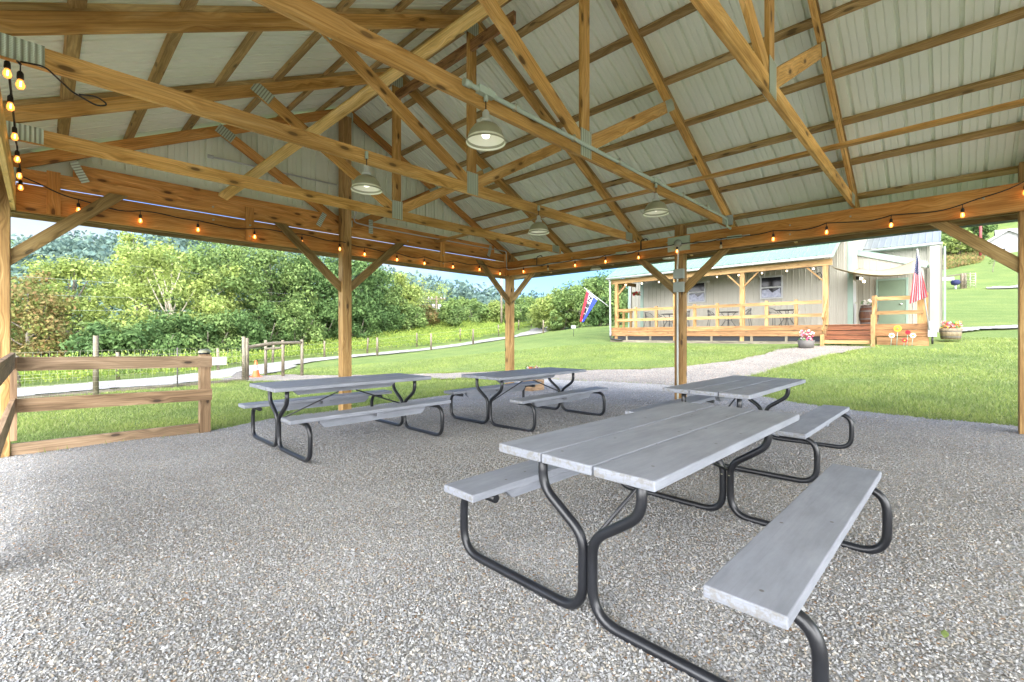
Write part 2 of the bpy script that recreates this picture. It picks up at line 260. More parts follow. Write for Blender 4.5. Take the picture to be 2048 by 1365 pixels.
# ------------------------------------------------------------------ mesh helpers
class MB:
    def __init__(s): s.v = []; s.f = []; s.uv = []; s.mi = []; s.sm = []
    def face(s, pts, uvs=None, mi=0, sm=False):
        b = len(s.v); s.v += [tuple(p) for p in pts]; s.f.append(list(range(b, b + len(pts))))
        s.uv.append(uvs or [(p[0], p[1]) for p in pts]); s.mi.append(mi); s.sm.append(sm)
    def beam(s, p0, p1, w, h, up=(0, 0, 1), mi=0, off=None):
        """box from p0 to p1; h along 'up', w across"""
        p0 = Vector(p0); p1 = Vector(p1); d = p1 - p0; L = d.length; d.normalize(); up = Vector(up)
        if abs(d.dot(up)) > .999: up = Vector((0, 1, 0)) if abs(d.y) < .9 else Vector((1, 0, 0))
        sd = d.cross(up).normalized(); u = sd.cross(d).normalized()
        a, b = sd * (w / 2), u * (h / 2)
        ring = [-a - b, a - b, a + b, -a + b]
        o = off if off is not None else (random.uniform(0, 90), random.uniform(0, 9))
        per = [0, w, w + h, 2 * w + h, 2 * w + 2 * h]; i0 = len(s.v)
        s.v += [tuple(p0 + r) for r in ring] + [tuple(p1 + r) for r in ring]
        for k in range(4):
            j = (k + 1) % 4
            s.f.append([i0 + k, i0 + j, i0 + 4 + j, i0 + 4 + k])
            s.uv.append([(o[0], o[1] + per[k]), (o[0], o[1] + per[k + 1]), (o[0] + L, o[1] + per[k + 1]), (o[0] + L, o[1] + per[k])])
            s.mi.append(mi); s.sm.append(False)
        s.f.append([i0 + 3, i0 + 2, i0 + 1, i0]); s.f.append([i0 + 4, i0 + 5, i0 + 6, i0 + 7])
        for _ in range(2):
            s.uv.append([(o[0], o[1]), (o[0] + h * .1, o[1]), (o[0] + h * .1, o[1] + w), (o[0], o[1] + w)]); s.mi.append(mi); s.sm.append(False)
        return s
    def box(s, a, b, mi=0):
        """axis aligned box, grain along the longest side"""
        a = Vector(a); b = Vector(b); c = (a + b) / 2; d = b - a; ax = max(range(3), key=lambda i: abs(d[i]))
        p0 = c.copy(); p1 = c.copy(); p0[ax] = a[ax]; p1[ax] = b[ax]
        if ax == 2: return s.beam(p0, p1, abs(d.x) if False else abs(d.x), abs(d.y), (0, 1, 0), mi)
        return s.beam(p0, p1, abs(d.y) if ax == 0 else abs(d.x), abs(d.z), (0, 0, 1), mi)
    def prism(s, poly, ax, t0, t1, mi=0, dirv=None):
        """extrude 2-D polygon (in the plane normal to axis ax) from t0 to t1"""
        idx = [i for i in range(3) if i != ax]
        def mk(p, t):
            q = [0, 0, 0]; q[idx[0]] = p[0]; q[idx[1]] = p[1]; q[ax] = t; return tuple(q)
        o = (random.uniform(0, 90), random.uniform(0, 9)); dv = Vector(dirv or (1, 0)).normalized(); nv = Vector((-dv.y, dv.x))
        U = lambda p: (o[0] + dv.x * p[0] + dv.y * p[1], o[1] + nv.x * p[0] + nv.y * p[1])
        n = len(poly)
        s.face([mk(p, t0) for p in poly], [U(p) for p in poly], mi)
        s.face([mk(p, t1) for p in reversed(poly)], [(U(p)[0] + 3, U(p)[1]) for p in reversed(poly)], mi)
        for k in range(n):
            p, q = poly[k], poly[(k + 1) % n]; a, b = U(p), U(q)
            if abs(a[0] - b[0]) > abs(a[1] - b[1]): uv = [(a[0], a[1]), (a[0], a[1] + abs(t1 - t0)), (b[0], a[1] + abs(t1 - t0)), (b[0], a[1])]
            else: uv = [(a[0], a[1]), (a[0] + .004, a[1]), (a[0] + .004, b[1]), (a[0], b[1])]
            s.face([mk(p, t0), mk(p, t1), mk(q, t1), mk(q, t0)], uv, mi)
        return s
    def tube(s, pts, r, n=8, mi=0, cap=True, closed=False):
        pts = [Vector(p) for p in pts]; m = len(pts); rr = r if isinstance(r, (list, tuple)) else [r] * m
        T = []
        for i in range(m):
            a = pts[(i - 1) % m] if closed else pts[max(i - 1, 0)]; b = pts[(i + 1) % m] if closed else pts[min(i + 1, m - 1)]
            t = (b - a); T.append(t.normalized() if t.length > 1e-9 else Vector((0, 0, 1)))
        nrm = T[0].orthogonal().normalized(); i0 = len(s.v); L = 0
        for i in range(m):
            nrm = (nrm - T[i] * nrm.dot(T[i])).normalized(); bn = T[i].cross(nrm)
            for k in range(n):
                a = 2 * PI * k / n; s.v.append(tuple(pts[i] + (nrm * math.cos(a) + bn * math.sin(a)) * rr[i]))
        for i in range(m if closed else m - 1):
            j = (i + 1) % m; L2 = L + (pts[j] - pts[i]).length
            for k in range(n):
                q = (k + 1) % n
                s.f.append([i0 + i * n + k, i0 + i * n + q, i0 + j * n + q, i0 + j * n + k])
                s.uv.append([(L, k / n * .2), (L, (k + 1) / n * .2), (L2, (k + 1) / n * .2), (L2, k / n * .2)]); s.mi.append(mi); s.sm.append(True)
            L = L2
        if cap and not closed:
            for base, rev in ((i0, True), (i0 + (m - 1) * n, False)):
                idx = [base + k for k in range(n)]; s.f.append(idx[::-1] if rev else idx); s.uv.append([(0, 0)] * n); s.mi.append(mi); s.sm.append(False)
        return s
    def lathe(s, prof, c=(0, 0, 0), n=24, mi=0):
        """prof: (r, z)"""
        i0 = len(s.v); c = Vector(c)
        for r, z in prof:
            for k in range(n):
                a = 2 * PI * k / n; s.v.append((c.x + r * math.cos(a), c.y + r * math.sin(a), c.z + z))
        for i in range(len(prof) - 1):
            for k in range(n):
                q = (k + 1) % n; s.f.append([i0 + i * n + k, i0 + i * n + q, i0 + (i + 1) * n + q, i0 + (i + 1) * n + k])
                s.uv.append([(prof[i][1], k / n), (prof[i][1], (k + 1) / n), (prof[i + 1][1], (k + 1) / n), (prof[i + 1][1], k / n)]); s.mi.append(mi); s.sm.append(True)
        return s
    def build(s, name, mats, parent=None, flip=False):
        if not isinstance(mats, (list, tuple)): mats = [mats]
        o = org(parent)
        me = bpy.data.meshes.new(name); me.from_pydata([(x - o[0], y - o[1], z - o[2]) for x, y, z in s.v], [], s.f)
        for m in mats: me.materials.append(MT[m] if isinstance(m, str) else m)
        me.polygons.foreach_set('material_index', s.mi); me.polygons.foreach_set('use_smooth', s.sm)
        uvl = me.uv_layers.new(name='UVMap'); flat = [c for f in s.uv for p in f for c in p]
        uvl.data.foreach_set('uv', flat)
        me.update(); ob = bpy.data.objects.new(name, me); C.objects.link(ob)
        if parent: ob.parent = parent
        return ob
def np_mesh(name, V, F, mat, parent=None, smooth=False, mis=None):
    """V (n,3), F (m,k) numpy; k verts per face"""
    V = np.asarray(V, dtype=np.float32); F = np.asarray(F, dtype=np.int32); m, k = F.shape
    o = org(parent); V = V - np.array(o, dtype=np.float32)
    me = bpy.data.meshes.new(name); me.vertices.add(len(V)); me.vertices.foreach_set('co', V.ravel())
    me.loops.add(m * k); me.loops.foreach_set('vertex_index', F.ravel())
    me.polygons.add(m); me.polygons.foreach_set('loop_start', np.arange(0, m * k, k, dtype=np.int32))
    try: me.polygons.foreach_set('loop_total', np.full(m, k, dtype=np.int32))
    except Exception: pass
    me.polygons.foreach_set('use_smooth', np.full(m, smooth, dtype=bool))
    for q in (mat if isinstance(mat, (list, tuple)) else [mat]): me.materials.append(MT[q] if isinstance(q, str) else q)
    if mis is not None: me.polygons.foreach_set('material_index', np.asarray(mis, dtype=np.int32))
    me.update(calc_edges=True); me.validate(); ob = bpy.data.objects.new(name, me); C.objects.link(ob)
    if parent: ob.parent = parent
    return ob
def org(p):
    o = Vector((0, 0, 0))
    while p: o += p.location; p = p.parent
    return o
def tag(o, label=None, cat=None, group=None, kind=None):
    if label: o['label'] = label
    if cat: o['category'] = cat
    if group: o['group'] = group
    if kind: o['kind'] = kind
    return o
def thing(name, label, cat, loc=(0, 0, 0), group=None):
    o = bpy.data.objects.new(name, None); C.objects.link(o); o.location = loc; o.empty_display_size = .2
    return tag(o, label, cat, group)
def struct(o): o['kind'] = 'structure'; return o
def copy_tree(o, parent=None):
    kids = [c for c in C.objects if c.parent == o]
    c = o.copy(); C.objects.link(c); c.parent = parent
    for k in kids: copy_tree(k, c)
    return c
def fillet(pts, r, n=5):
    pts = [Vector(p) for p in pts]; out = [pts[0]]
    for i in range(1, len(pts) - 1):
        a, b, c = pts[i - 1], pts[i], pts[i + 1]; u = (a - b); v = (c - b); lu, lv = u.length, v.length; u.normalize(); v.normalize()
        ang = u.angle(v, PI); t = min(r / max(math.tan(ang / 2), 1e-3), lu * .48, lv * .48)
        p0 = b + u * t; p1 = b + v * t
        for k in range(n + 1):
            s = k / n; out.append(p0 * (1 - s) ** 2 + b * 2 * s * (1 - s) + p1 * s * s)
    return out + [pts[-1]]

# ------------------------------------------------------------------ terrain
CT = np.array([(-8,-8,-.1),(0,-8,-.1),(9,-8,-.05),(-8,0,-.13),(0,0,-.11),(4,0,-.11),(8.6,-.6,-.075),(0,2,-.12),(4,2,-.12),(8.6,1.5,-.1),
(0,5.3,-.165),(4,5.3,-.165),(8.6,3.7,-.15),(8.6,6,-.21),(-.3,8.3,-.31),(2,8.3,-.32),(4.1,8.3,-.31),(6.2,8.3,-.30),(8.6,8.3,-.29),(9.6,-.6,-.075),(9.6,1.2,-.11),
(11.6,4,-.08),(16,0,.28),(15.8,3.9,.15),(15,9,.02),(12,13,-.36),(22.7,3.9,.86),(22.6,13.7,.84),(22.6,.6,.82),(30,0,1.5),(48.6,0,3.9),(62.5,0,6.1),(85,-2,10.5),(101,-1.5,13.9),(130,0,24),(160,-40,34),
(37.2,-2.5,2.0),(62,-4,5.6),(17.2,32.6,-.37),(21.6,32.3,-.08),(26.1,32,.31),(30.6,31.6,.81),(36.5,32.7,1.22),(51,40.7,2.3),(65.8,47,3.46),(1.1,18,-.54),(5.4,19.6,-.58),
(2.4,27.4,-.8),(6.6,28.2,-.72),(-.5,21.8,-.7),(2.8,22.5,-.7),(5.2,23.4,-.65),(9.3,28.5,-.55),(13.2,30.9,-.43),(7.7,20.8,-.61),(24.5,49.4,1.3),(38.7,49.1,2.5),(47.7,48.5,3.1),
(.4,44,-1.1),(8.8,38.4,-.8),(16.2,42.2,.1),(24.4,17.9,1.17),(37.7,25.7,2.2),(39.4,23.9,2.2),(27,20,1.2),(-30,30,-1.2),(-60,80,-1),(0,90,.5),(-20,140,4),(60,110,5),(100,100,7),(110,60,7),(30,80,2),
(-40,-20,-.3),(0,-60,0),(60,-60,3),(-120,0,-1),(0,-250,5),(250,-150,30),(250,100,16),(150,220,10),(-50,260,8),(-260,100,2),(-250,-150,0)], float)
def _phi(d): return d
CT[:, 2] -= .05
_D = np.sqrt(((CT[:, None, :2] - CT[None, :, :2]) ** 2).sum(-1)); _n = len(CT)
_A = np.zeros((_n + 3, _n + 3)); _A[:_n, :_n] = _phi(_D) - np.eye(_n) * .15; _A[:_n, _n] = 1; _A[:_n, _n + 1:] = CT[:, :2]; _A[_n, :_n] = 1; _A[_n + 1:, :_n] = CT[:, :2].T
_W = np.linalg.solve(_A, np.concatenate([CT[:, 2], [0, 0, 0]]))
def gz(x, y):
    x = np.asarray(x, float); y = np.asarray(y, float); sh = x.shape; x = x.ravel(); y = y.ravel(); out = np.empty(len(x))
    for i in range(0, len(x), 20000):
        d = np.sqrt((x[i:i+20000, None] - CT[None, :, 0]) ** 2 + (y[i:i+20000, None] - CT[None, :, 1]) ** 2)
        out[i:i+20000] = d @ _W[:_n] + _W[_n] + _W[_n + 1] * x[i:i+20000] + _W[_n + 2] * y[i:i+20000]
    return out.reshape(sh)
def g1(x, y): return float(gz(np.array([x]), np.array([y]))[0])
def inpoly(x, y, P):
    P = np.asarray(P, float); c = np.zeros(x.shape, bool); n = len(P); j = n - 1
    for i in range(n):
        xi, yi = P[i]; xj, yj = P[j]
        c ^= ((yi > y) != (yj > y)) & (x < (xj - xi) * (y - yi) / (yj - yi + 1e-12) + xi); j = i
    return c
def vnoise(x, y, s, seed=0):
    """cheap value noise"""
    x = x / s; y = y / s; xi = np.floor(x).astype(int); yi = np.floor(y).astype(int); fx = x - xi; fy = y - yi
    fx = fx * fx * (3 - 2 * fx); fy = fy * fy * (3 - 2 * fy)
    h = lambda a, b: np.abs(np.sin(a * 127.1 + b * 311.7 + seed * 74.7) * 43758.5453) % 1
    return (h(xi, yi) * (1 - fx) + h(xi + 1, yi) * fx) * (1 - fy) + (h(xi, yi + 1) * (1 - fx) + h(xi + 1, yi + 1) * fx) * fy
def sgrid(n, k, mx): t = np.linspace(-1, 1, n); return np.sinh(t * k) / math.sinh(k) * mx
gx = sgrid(260, 4.0, 900) + 10; gy = sgrid(260, 4.0, 900) + 10
X, Y = np.meshgrid(gx, gy, indexing='ij'); Z = gz(X, Y) + (vnoise(X, Y, 3.1) - .5) * .05 * (np.hypot(X - 4, Y - 4) > 9)
def gridmesh(name, X, Y, Z, mat, mask=None):
    n, m = X.shape; idx = np.arange(n * m).reshape(n, m)
    F = np.stack([idx[:-1, :-1], idx[1:, :-1], idx[1:, 1:], idx[:-1, 1:]], -1).reshape(-1, 4)
    V = np.stack([X, Y, Z], -1).reshape(-1, 3)
    if mask is not None:
        F = F[mask.ravel()]; u, inv = np.unique(F, return_inverse=True); V = V[u]; F = inv.reshape(-1, 4)
    return np_mesh(name, V, F, mat, smooth=True)
struct(gridmesh('ground', X, Y, Z, 'lawn'))
PAD = [(-9,-16),(14,-16),(12,-7.5),(9.5,-6),(9.4,-.6),(9.35,.3),(9.7,1.3),(10.1,2.4),(11.0,3.6),(11.3,5.5),(11.3,9.4),(10.4,9.9),(9.2,9.35),(7.2,9.05),(4.5,8.95),(2.9,8.8),(2.3,8.5),(1.8,8.36),(-.6,8.36),(-6,8.0)]  # unseen stretch behind and left of the camera added to bounce light roofward
PATH = [(10.6,3.1),(11.6,3.85),(13.5,4.05),(15.8,3.86),(19.06,3.1),(21.5,2.1),(21.8,2.1),(21.8,4.0),(20.4,5.0),(17.5,5.5),(15.6,6.6),(14.5,7.8),(13.7,10),(12.9,13.2),(10.8,15.6),(8.6,18.8),(8.0,21.5),(6.4,22.6),(4.9,21.6),(4.9,20.0),(6.6,17.5),(9.6,14.2),(11.0,12.1),(11.1,10.6),(10.3,9.4),(10.0,6)]
def strip(pts, ws):
    P = [Vector(p) for p in pts]; a = []; b = []
    for i, p in enumerate(P):
        t = (P[min(i + 1, len(P) - 1)] - P[max(i - 1, 0)]).normalized(); n = Vector((-t.y, t.x)); w_ = ws[i] / 2
        a.append((p.x + n.x * w_, p.y + n.y * w_)); b.append((p.x - n.x * w_, p.y - n.y * w_))
    return a + b[::-1]
ROAD = strip([(-14,22.2),(-6,22.0),(-.5,22.6),(2.8,23.2),(6.0,24.6),(9.3,28.4),(13.2,31.2),(17,32.2),(21.1,31.6),(25.4,31.4),(30,31.2),(35.8,32.2),(49.4,39.7),(64,46.3),(80,52)], [6,6,5.6,5.0,4.6,3.6,3.2,3.0,2.8,2.8,2.8,2.8,2.8,3,3])
DRV1 = [(28.3,.3),(29.6,.35),(31.3,-1.3),(36,-5),(36,-9),(31.2,-3.2),(29.4,-1.0),(27.9,-.2)]
DRV2 = [(60.2,-1.9),(63.4,-5.2),(66,-12),(60.4,-8),(59,-2.9)]
def sheet(name, poly, step, lift, mat, jit=.1, ns=.5):
    P = np.array(poly); x0, y0 = P.min(0) - .3; x1, y1 = P.max(0) + .3
    gx = np.arange(x0, x1, step); gy = np.arange(y0, y1, step); X, Y = np.meshgrid(gx, gy, indexing='ij')
    cx, cy = X[:-1, :-1] + step / 2, Y[:-1, :-1] + step / 2
    jx = (vnoise(cx, cy, ns, 3) - .5) * 2 * jit + (vnoise(cx, cy, ns * .3, 4) - .5) * jit; jy = (vnoise(cx, cy, ns, 8) - .5) * 2 * jit + (vnoise(cx, cy, ns * .3, 9) - .5) * jit
    return struct(gridmesh(name, X, Y, gz(X, Y) + lift + (vnoise(X, Y, .8, 5) - .5) * .022, mat, inpoly(cx + jx, cy + jy, P)))
sheet('gravel_floor', PAD, .07, .05, 'gravel', .09)
sheet('gravel_path', PATH, .07, .045, 'path', .12)
sheet('road', ROAD, .25, .06, 'road', .3, 1.5)
sheet('driveway', DRV1, .2, .08, 'road', .1); sheet('driveway', DRV2, .4, .12, 'road', .2)

# loose stones lying on the gravel near the camera
def stones(n, r0=1.0, r1=9.0, pw=1.1, big=1.0):
    th = YAW + rng.uniform(-.95, .95, n); r = r0 + (r1 - r0) * rng.random(n) ** pw
    x = r * np.cos(th); y = r * np.sin(th); ok = inpoly(x, y, np.array(PAD)); x, y, r = x[ok], y[ok], r[ok]; n = len(x)
    s = big * rng.uniform(.004, .0085, n) * (1 + .9 * (rng.random(n) > .985))
    base = np.array([(1,0,0),(-1,0,0),(0,1,0),(0,-1,0),(0,0,1),(0,0,-1)], float); T = np.array([(0,2,4),(2,1,4),(1,3,4),(3,0,4),(2,0,5),(1,2,5),(3,1,5),(0,3,5)])
    B = base[None] * (1 + (rng.random((n, 6, 1)) - .5) * .7) * np.stack([s * rng.uniform(.8, 1.5, n), s * rng.uniform(.7, 1.1, n), s * rng.uniform(.4, .8, n)], -1)[:, None, :]
    # random rotation
    a = rng.uniform(0, 2 * PI, n); t = rng.normal(0, .5, n); ca, sa, ct, st = np.cos(a), np.sin(a), np.cos(t), np.sin(t)
    x1 = B[..., 0] * ct[:, None] + B[..., 2] * st[:, None]; z1 = -B[..., 0] * st[:, None] + B[..., 2] * ct[:, None]; y1 = B[..., 1]
    V = np.stack([x1 * ca[:, None] - y1 * sa[:, None] + x[:, None], x1 * sa[:, None] + y1 * ca[:, None] + y[:, None], z1 + (gz(x, y) + .053 + (vnoise(x, y, .8, 5) - .5) * .022)[:, None]], -1)
    F = (np.arange(n)[:, None, None] * 6 + T[None]).reshape(-1, 3)
    o = np_mesh('loose_gravel', V.reshape(-1, 3), F, 'stone'); tag(o, 'loose grey stones lying on the gravel floor under the pavilion', 'gravel', kind='stuff')
stones(230000); stones(60000, 8.0, 13.5, .9, 1.35)

# grass blades on the near lawn
NOGR = [PAD, PATH, ROAD, DRV1]
def blades(name, n, rmin, rmax, pw, h0, h1, wd, th0, th1, label, mat='blade'):
    th = rng.uniform(th0, th1, n); r = rmin + (rmax - rmin) * rng.random(n) ** pw; x = r * np.cos(th); y = r * np.sin(th)
    bad = np.zeros(n, bool)
    for P in NOGR:
        P = np.array(P); bad |= inpoly(x + rng.normal(0, .05, n), y + rng.normal(0, .05, n), P)
    bad |= (x > 21.5) & (x < 40) & (y > .2) & (y < 16)
    x, y, r = x[~bad], y[~bad], r[~bad]; n = len(x)
    h = rng.uniform(h0, h1, n) * (.7 + .6 * vnoise(x, y, .7, 2)); a = rng.uniform(0, PI, n); w_ = wd * (.5 + r / 14)
    z = gz(x, y) + .0; lx, ly = rng.normal(0, .45, n) * h, rng.normal(0, .45, n) * h
    dx, dy = np.cos(a) * w_, np.sin(a) * w_
    V = np.stack([np.stack([x - dx, y - dy, z], -1), np.stack([x + dx, y + dy, z], -1), np.stack([x + lx, y + ly, z + h], -1)], 1)
    o = np_mesh(name, V.reshape(-1, 3), np.arange(n * 3).reshape(-1, 3), mat); tag(o, label, 'grass', kind='stuff'); return o
blades('lawn_blades', 330000, 7.0, 26, 1.35, .03, .075, .006, -.14, 1.75, 'short bright green lawn grass around the pavilion')

def edge_blades(n, label):
    g = np.random.default_rng(77); xs = []; ys = []
    for P in (PAD, PATH):
        P = np.array(P + [P[0]]); d = np.diff(P, axis=0); L_ = np.hypot(d[:, 0], d[:, 1]); k = g.choice(len(L_), n, p=L_ / L_.sum()); t = g.random(n)
        xs.append(P[k, 0] + d[k, 0] * t + g.normal(0, .10, n)); ys.append(P[k, 1] + d[k, 1] * t + g.normal(0, .10, n))
    x = np.concatenate(xs); y = np.concatenate(ys); inner = inpoly(x, y, np.array(PAD)) | inpoly(x, y, np.array(PATH))
    ok = (~inner | (g.random(len(x)) < .12)) & (np.hypot(x, y) < 27) & (y > -3) & (x > -.6) & (vnoise(x, y, .35, 12) > .22); ok &= ~(inpoly(x, y, np.array(PAD)) & inpoly(x + .4, y, np.array(PATH)))
    x, y = x[ok], y[ok]; m = len(x); h = g.uniform(.04, .11, m); a = g.uniform(0, PI, m); w_ = .008; z = gz(x, y) + .02; lx, ly = g.normal(0, .5, m) * h, g.normal(0, .5, m) * h
    V = np.stack([np.stack([x - np.cos(a) * w_, y - np.sin(a) * w_, z], -1), np.stack([x + np.cos(a) * w_, y + np.sin(a) * w_, z], -1), np.stack([x + lx, y + ly, z + h], -1)], 1)
    o = np_mesh('edge_grass', V.reshape(-1, 3), np.arange(m * 3).reshape(-1, 3), 'blade'); tag(o, label, 'grass', kind='stuff')
edge_blades(45000, 'longer ragged grass along the edges of the gravel')
# ------------------------------------------------------------------ PAVILION
pav = thing('picnic_pavilion', 'open timber pavilion with exposed roof trusses over the gravel floor', 'pavilion', (4.16, 2, 0))
BB, BT = 2.73, 3.085        # beam bottom, top
XL, XR, YG = -.23, 8.52, 8.42
RS = .5                      # roof slope
RIDGE = 5.63; XM = 4.16
def zt(x): return RIDGE - RS * abs(x - XM)      # top of top chords
MATS_P = 'post'
for (x0, x1, y0, y1, top) in ((-.44,-.26,8.24,8.42,3.2),(3.94,4.12,8.23,8.41,5.32),(8.565,8.74,8.35,8.53,3.3),(8.565,8.74,3.705,3.88,3.3),(8.565,8.74,-.80,-.615,3.35),(-.44,-.26,3.7,3.88,3.2),(-.44,-.26,-.8,-.62,3.2),(-.44,-.26,-5.2,-5.02,3.2),(8.565,8.74,-5.2,-5.02,3.3)):
    z0 = g1((x0 + x1) / 2, (y0 + y1) / 2) - .3
    o = MB().box((x0, y0, z0), (x1, y1, top)).build('post', 'post', pav)
    bv = o.modifiers.new('bevel', 'BEVEL'); bv.width = .008; bv.segments = 2
# eave beams
def beamparts(name, a, b, mat): return MB().box(a, b).build(name, mat, pav)
beamparts('eave_beam', (XR, -6.4, BB), (XR + .042, YG + .02, BT), 'orange')
beamparts('eave_beam', (8.745, -6.4, BB + .01), (8.787, YG + .1, BT), 'brace')
beamparts('eave_beam', (-.258, -6.4, BB), (-.218, YG, BT), 'yellow')
beamparts('eave_beam', (-.49, -6.4, BB + .01), (-.445, YG + .1, BT), 'brace')
# gable wall boards
MB().box((-.215, YG, BB), (XR - .002, YG + .042, BT)).build('gable_beam', 'orange', pav)
MB().box((-.20, YG + .022, 3.105), (XR + .1, YG + .055, 3.285)).build('gable_board', 'orange', pav)
MB().box((.3, YG + .06, 3.289), (XR - .4, YG + .10, 3.47)).build('gable_board', 'orange', pav)
MB().box((-.3, 8.56, BB - .0), (XR + .2, 8.60, BT)).build('gable_beam', 'brace', pav)
for x in (.05, 2.35, 6.35, 8.42): MB().box((x, YG - .022, BB + .01), (x + .13, YG - .002, 3.30)).build('cleat', 'orange', pav)
# trusses
TY = [-6.3, -4.48, -2.64, -.80, 1.055, 2.89, 4.78, 6.70, 8.47]
CHH = .155; CT0 = 3.12
def truss(y, mat, gable=False):
    t = MB(); y1 = y + .042
    zb0 = CT0; zb1 = CT0 + CHH
    vh = CHH * math.sqrt(1 + RS * RS)
    # bottom chord, heel cut along the roof slope
    xa, xb = XL - .16, XR + .10
    bc = MB().prism([(xa, zb0), (xb, zb0), (xb, min(zb1, zt(xb) - vh)), (XM + (RIDGE - vh - zb1) / RS, zb1), (XM - (RIDGE - vh - zb1) / RS, zb1), (xa, min(zb1, zt(xa) - vh))], 1, y, y1, dirv=(1, 0))
    root = MB(); tr = bc.build('truss', mat, pav) if False else None
    e = bpy.data.objects.new('truss', None); C.objects.link(e); e.parent = pav; e.location = (0, 0, 0)
    bc.build('bottom_chord', mat, e)
    for sg in (-1, 1):
        xe = XM + sg * 5.22
        poly = [(XM, RIDGE - vh), (xe, zt(xe) - vh), (xe, zt(xe)), (XM, RIDGE)]
        if sg > 0: poly = poly[::-1]
        MB().prism(poly, 1, y, y1, dirv=(sg, -RS)).build('top_chord', mat if not gable else 'orange', e)
        # web
        top = Vector((XM + sg * 2.12, 0, zt(XM + 2.12) - vh * .55)); bot = Vector((XM + sg * .02, 0, zb1 + .02)); d = (top - bot).normalized(); n = Vector((-d.z, 0, d.x)) * (CHH / 2)
        q = [(bot.x - n.x + sg*.06, bot.z - n.z), (top.x - n.x, top.z - n.z), (top.x + n.x, top.z + n.z), (bot.x + n.x + sg*.06, bot.z + n.z)]
        MB().prism(q, 1, y + .003, y1 - .003, dirv=(d.x, d.z)).build('web', mat if not gable else 'orange', e)
        pl = MB(); c = top - d * .05
        pd = d * .13; pn = n * 1.02
        P = [c - pd - pn, c + pd - pn, c + pd + pn, c - pd + pn]
        for k, yy in ((0, y - .006), (1, y1 + .004)):
            i0 = len(pl.v)
            pl.prism([(p.x, p.z) for p in P], 1, yy, yy + .003, dirv=(d.x, d.z))
        pl.build('gusset_plate', 'plate', e)
        hp = MB(); xh = XL + .12 if sg < 0 else XR - .10
        for yy in (y - .006, y1 + .004): hp.prism([(xh - .13, zb0 + .005), (xh + .13, zb0 + .005), (xh + .13, zb1 + .01), (xh - .13, zb1 + .01)], 1, yy, yy + .003)
        hp.build('gusset_plate', 'plate', e)
    if not gable or True:
        MB().prism([(XM - CHH / 2, zb1 - .02), (XM + CHH / 2, zb1 - .02), (XM + CHH / 2, RIDGE - vh - .01), (XM - CHH / 2, RIDGE - vh - .01)], 1, y + .004, y1 - .004, dirv=(0, 1)).build('king_post', mat, e)
    kp = MB()
    for yy in (y - .006, y1 + .004): kp.prism([(XM - .10, zb0 + .005), (XM + .10, zb0 + .005), (XM + .10, zb1 + .15), (XM - .10, zb1 + .15)], 1, yy, yy + .003)
    kp.build('gusset_plate', 'plate', e)
    kp = MB()
    for yy in (y - .006, y1 + .004): kp.prism([(XM - .11, RIDGE - .29), (XM + .11, RIDGE - .29), (XM + .11, RIDGE - .10), (XM, RIDGE - .05), (XM - .11, RIDGE - .10)], 1, yy, yy + .003)
    kp.build('gusset_plate', 'plate', e)
for y in TY[:-1]: truss(y, 'truss')
# end truss sits against the gable, its chord hidden behind the boards
truss(8.475, 'orange', True)
# purlins sit over the chords; a nailer follows every top chord
for y in TY[:-1]:
    for sg in (-1, 1):
        a, b = XM + sg * .02, XM + sg * 5.2
        P = [(a, zt(a) - .012), (b, zt(b) - .012), (b, zt(b) + .043), (a, zt(a) + .043)]
        MB().prism(P if sg > 0 else P[::-1], 1, y - .012, y + .0, dirv=(1, -RS * sg)).build('nailer_board', 'purlin', pav)
# purlins
for sg in (-1, 1):
    for k, xo in enumerate((.09, .50, 1.19, 1.89, 2.58, 3.27, 3.96, 4.65)):
        x = XM + sg * xo; z = zt(x)
        s = Vector((sg, 0, -RS)).normalized(); nn = Vector((sg * RS, 0, 1)).normalized()
        c = Vector((x, 0, z)) + nn * .024 + s * .0
        MB().beam((c.x, -6.6, c.z), (c.x, 9.2, c.z), .098, .044, tuple(nn)).build('purlin', 'purlin', pav)
# eave fascia, gable fascia, lookouts
for sg, xf in ((-1, XM - 5.26), (1, XM + 5.26)):
    MB().box((min(xf, xf + sg * .04), -6.6, 2.785), (max(xf, xf + sg * .04), 9.25, 2.975)).build('fascia', 'brace', pav)
    MB().box((min(xf + sg * .043, xf + sg * .055), -6.6, 2.755), (max(xf + sg * .043, xf + sg * .055), 9.27, 2.79)).build('drip_edge', 'green', pav)
MB().box((XM - 5.2, 9.2, 2.785), (XM + 5.2, 9.24, 2.975)).build('fascia', 'brace', pav)
for k in range(5):
    x = .9 + k * 1.75
    MB().beam((x, 8.61, BB + .16), (x, 9.19, 2.90), .042, .12).build('lookout', 'yellow', pav)
for k in range(7):
    y = 7.6 - k * 1.87
    MB().beam((8.79, y, 2.98), (9.37, y, 2.86), .042, .10).build('lookout', 'yellow', pav)
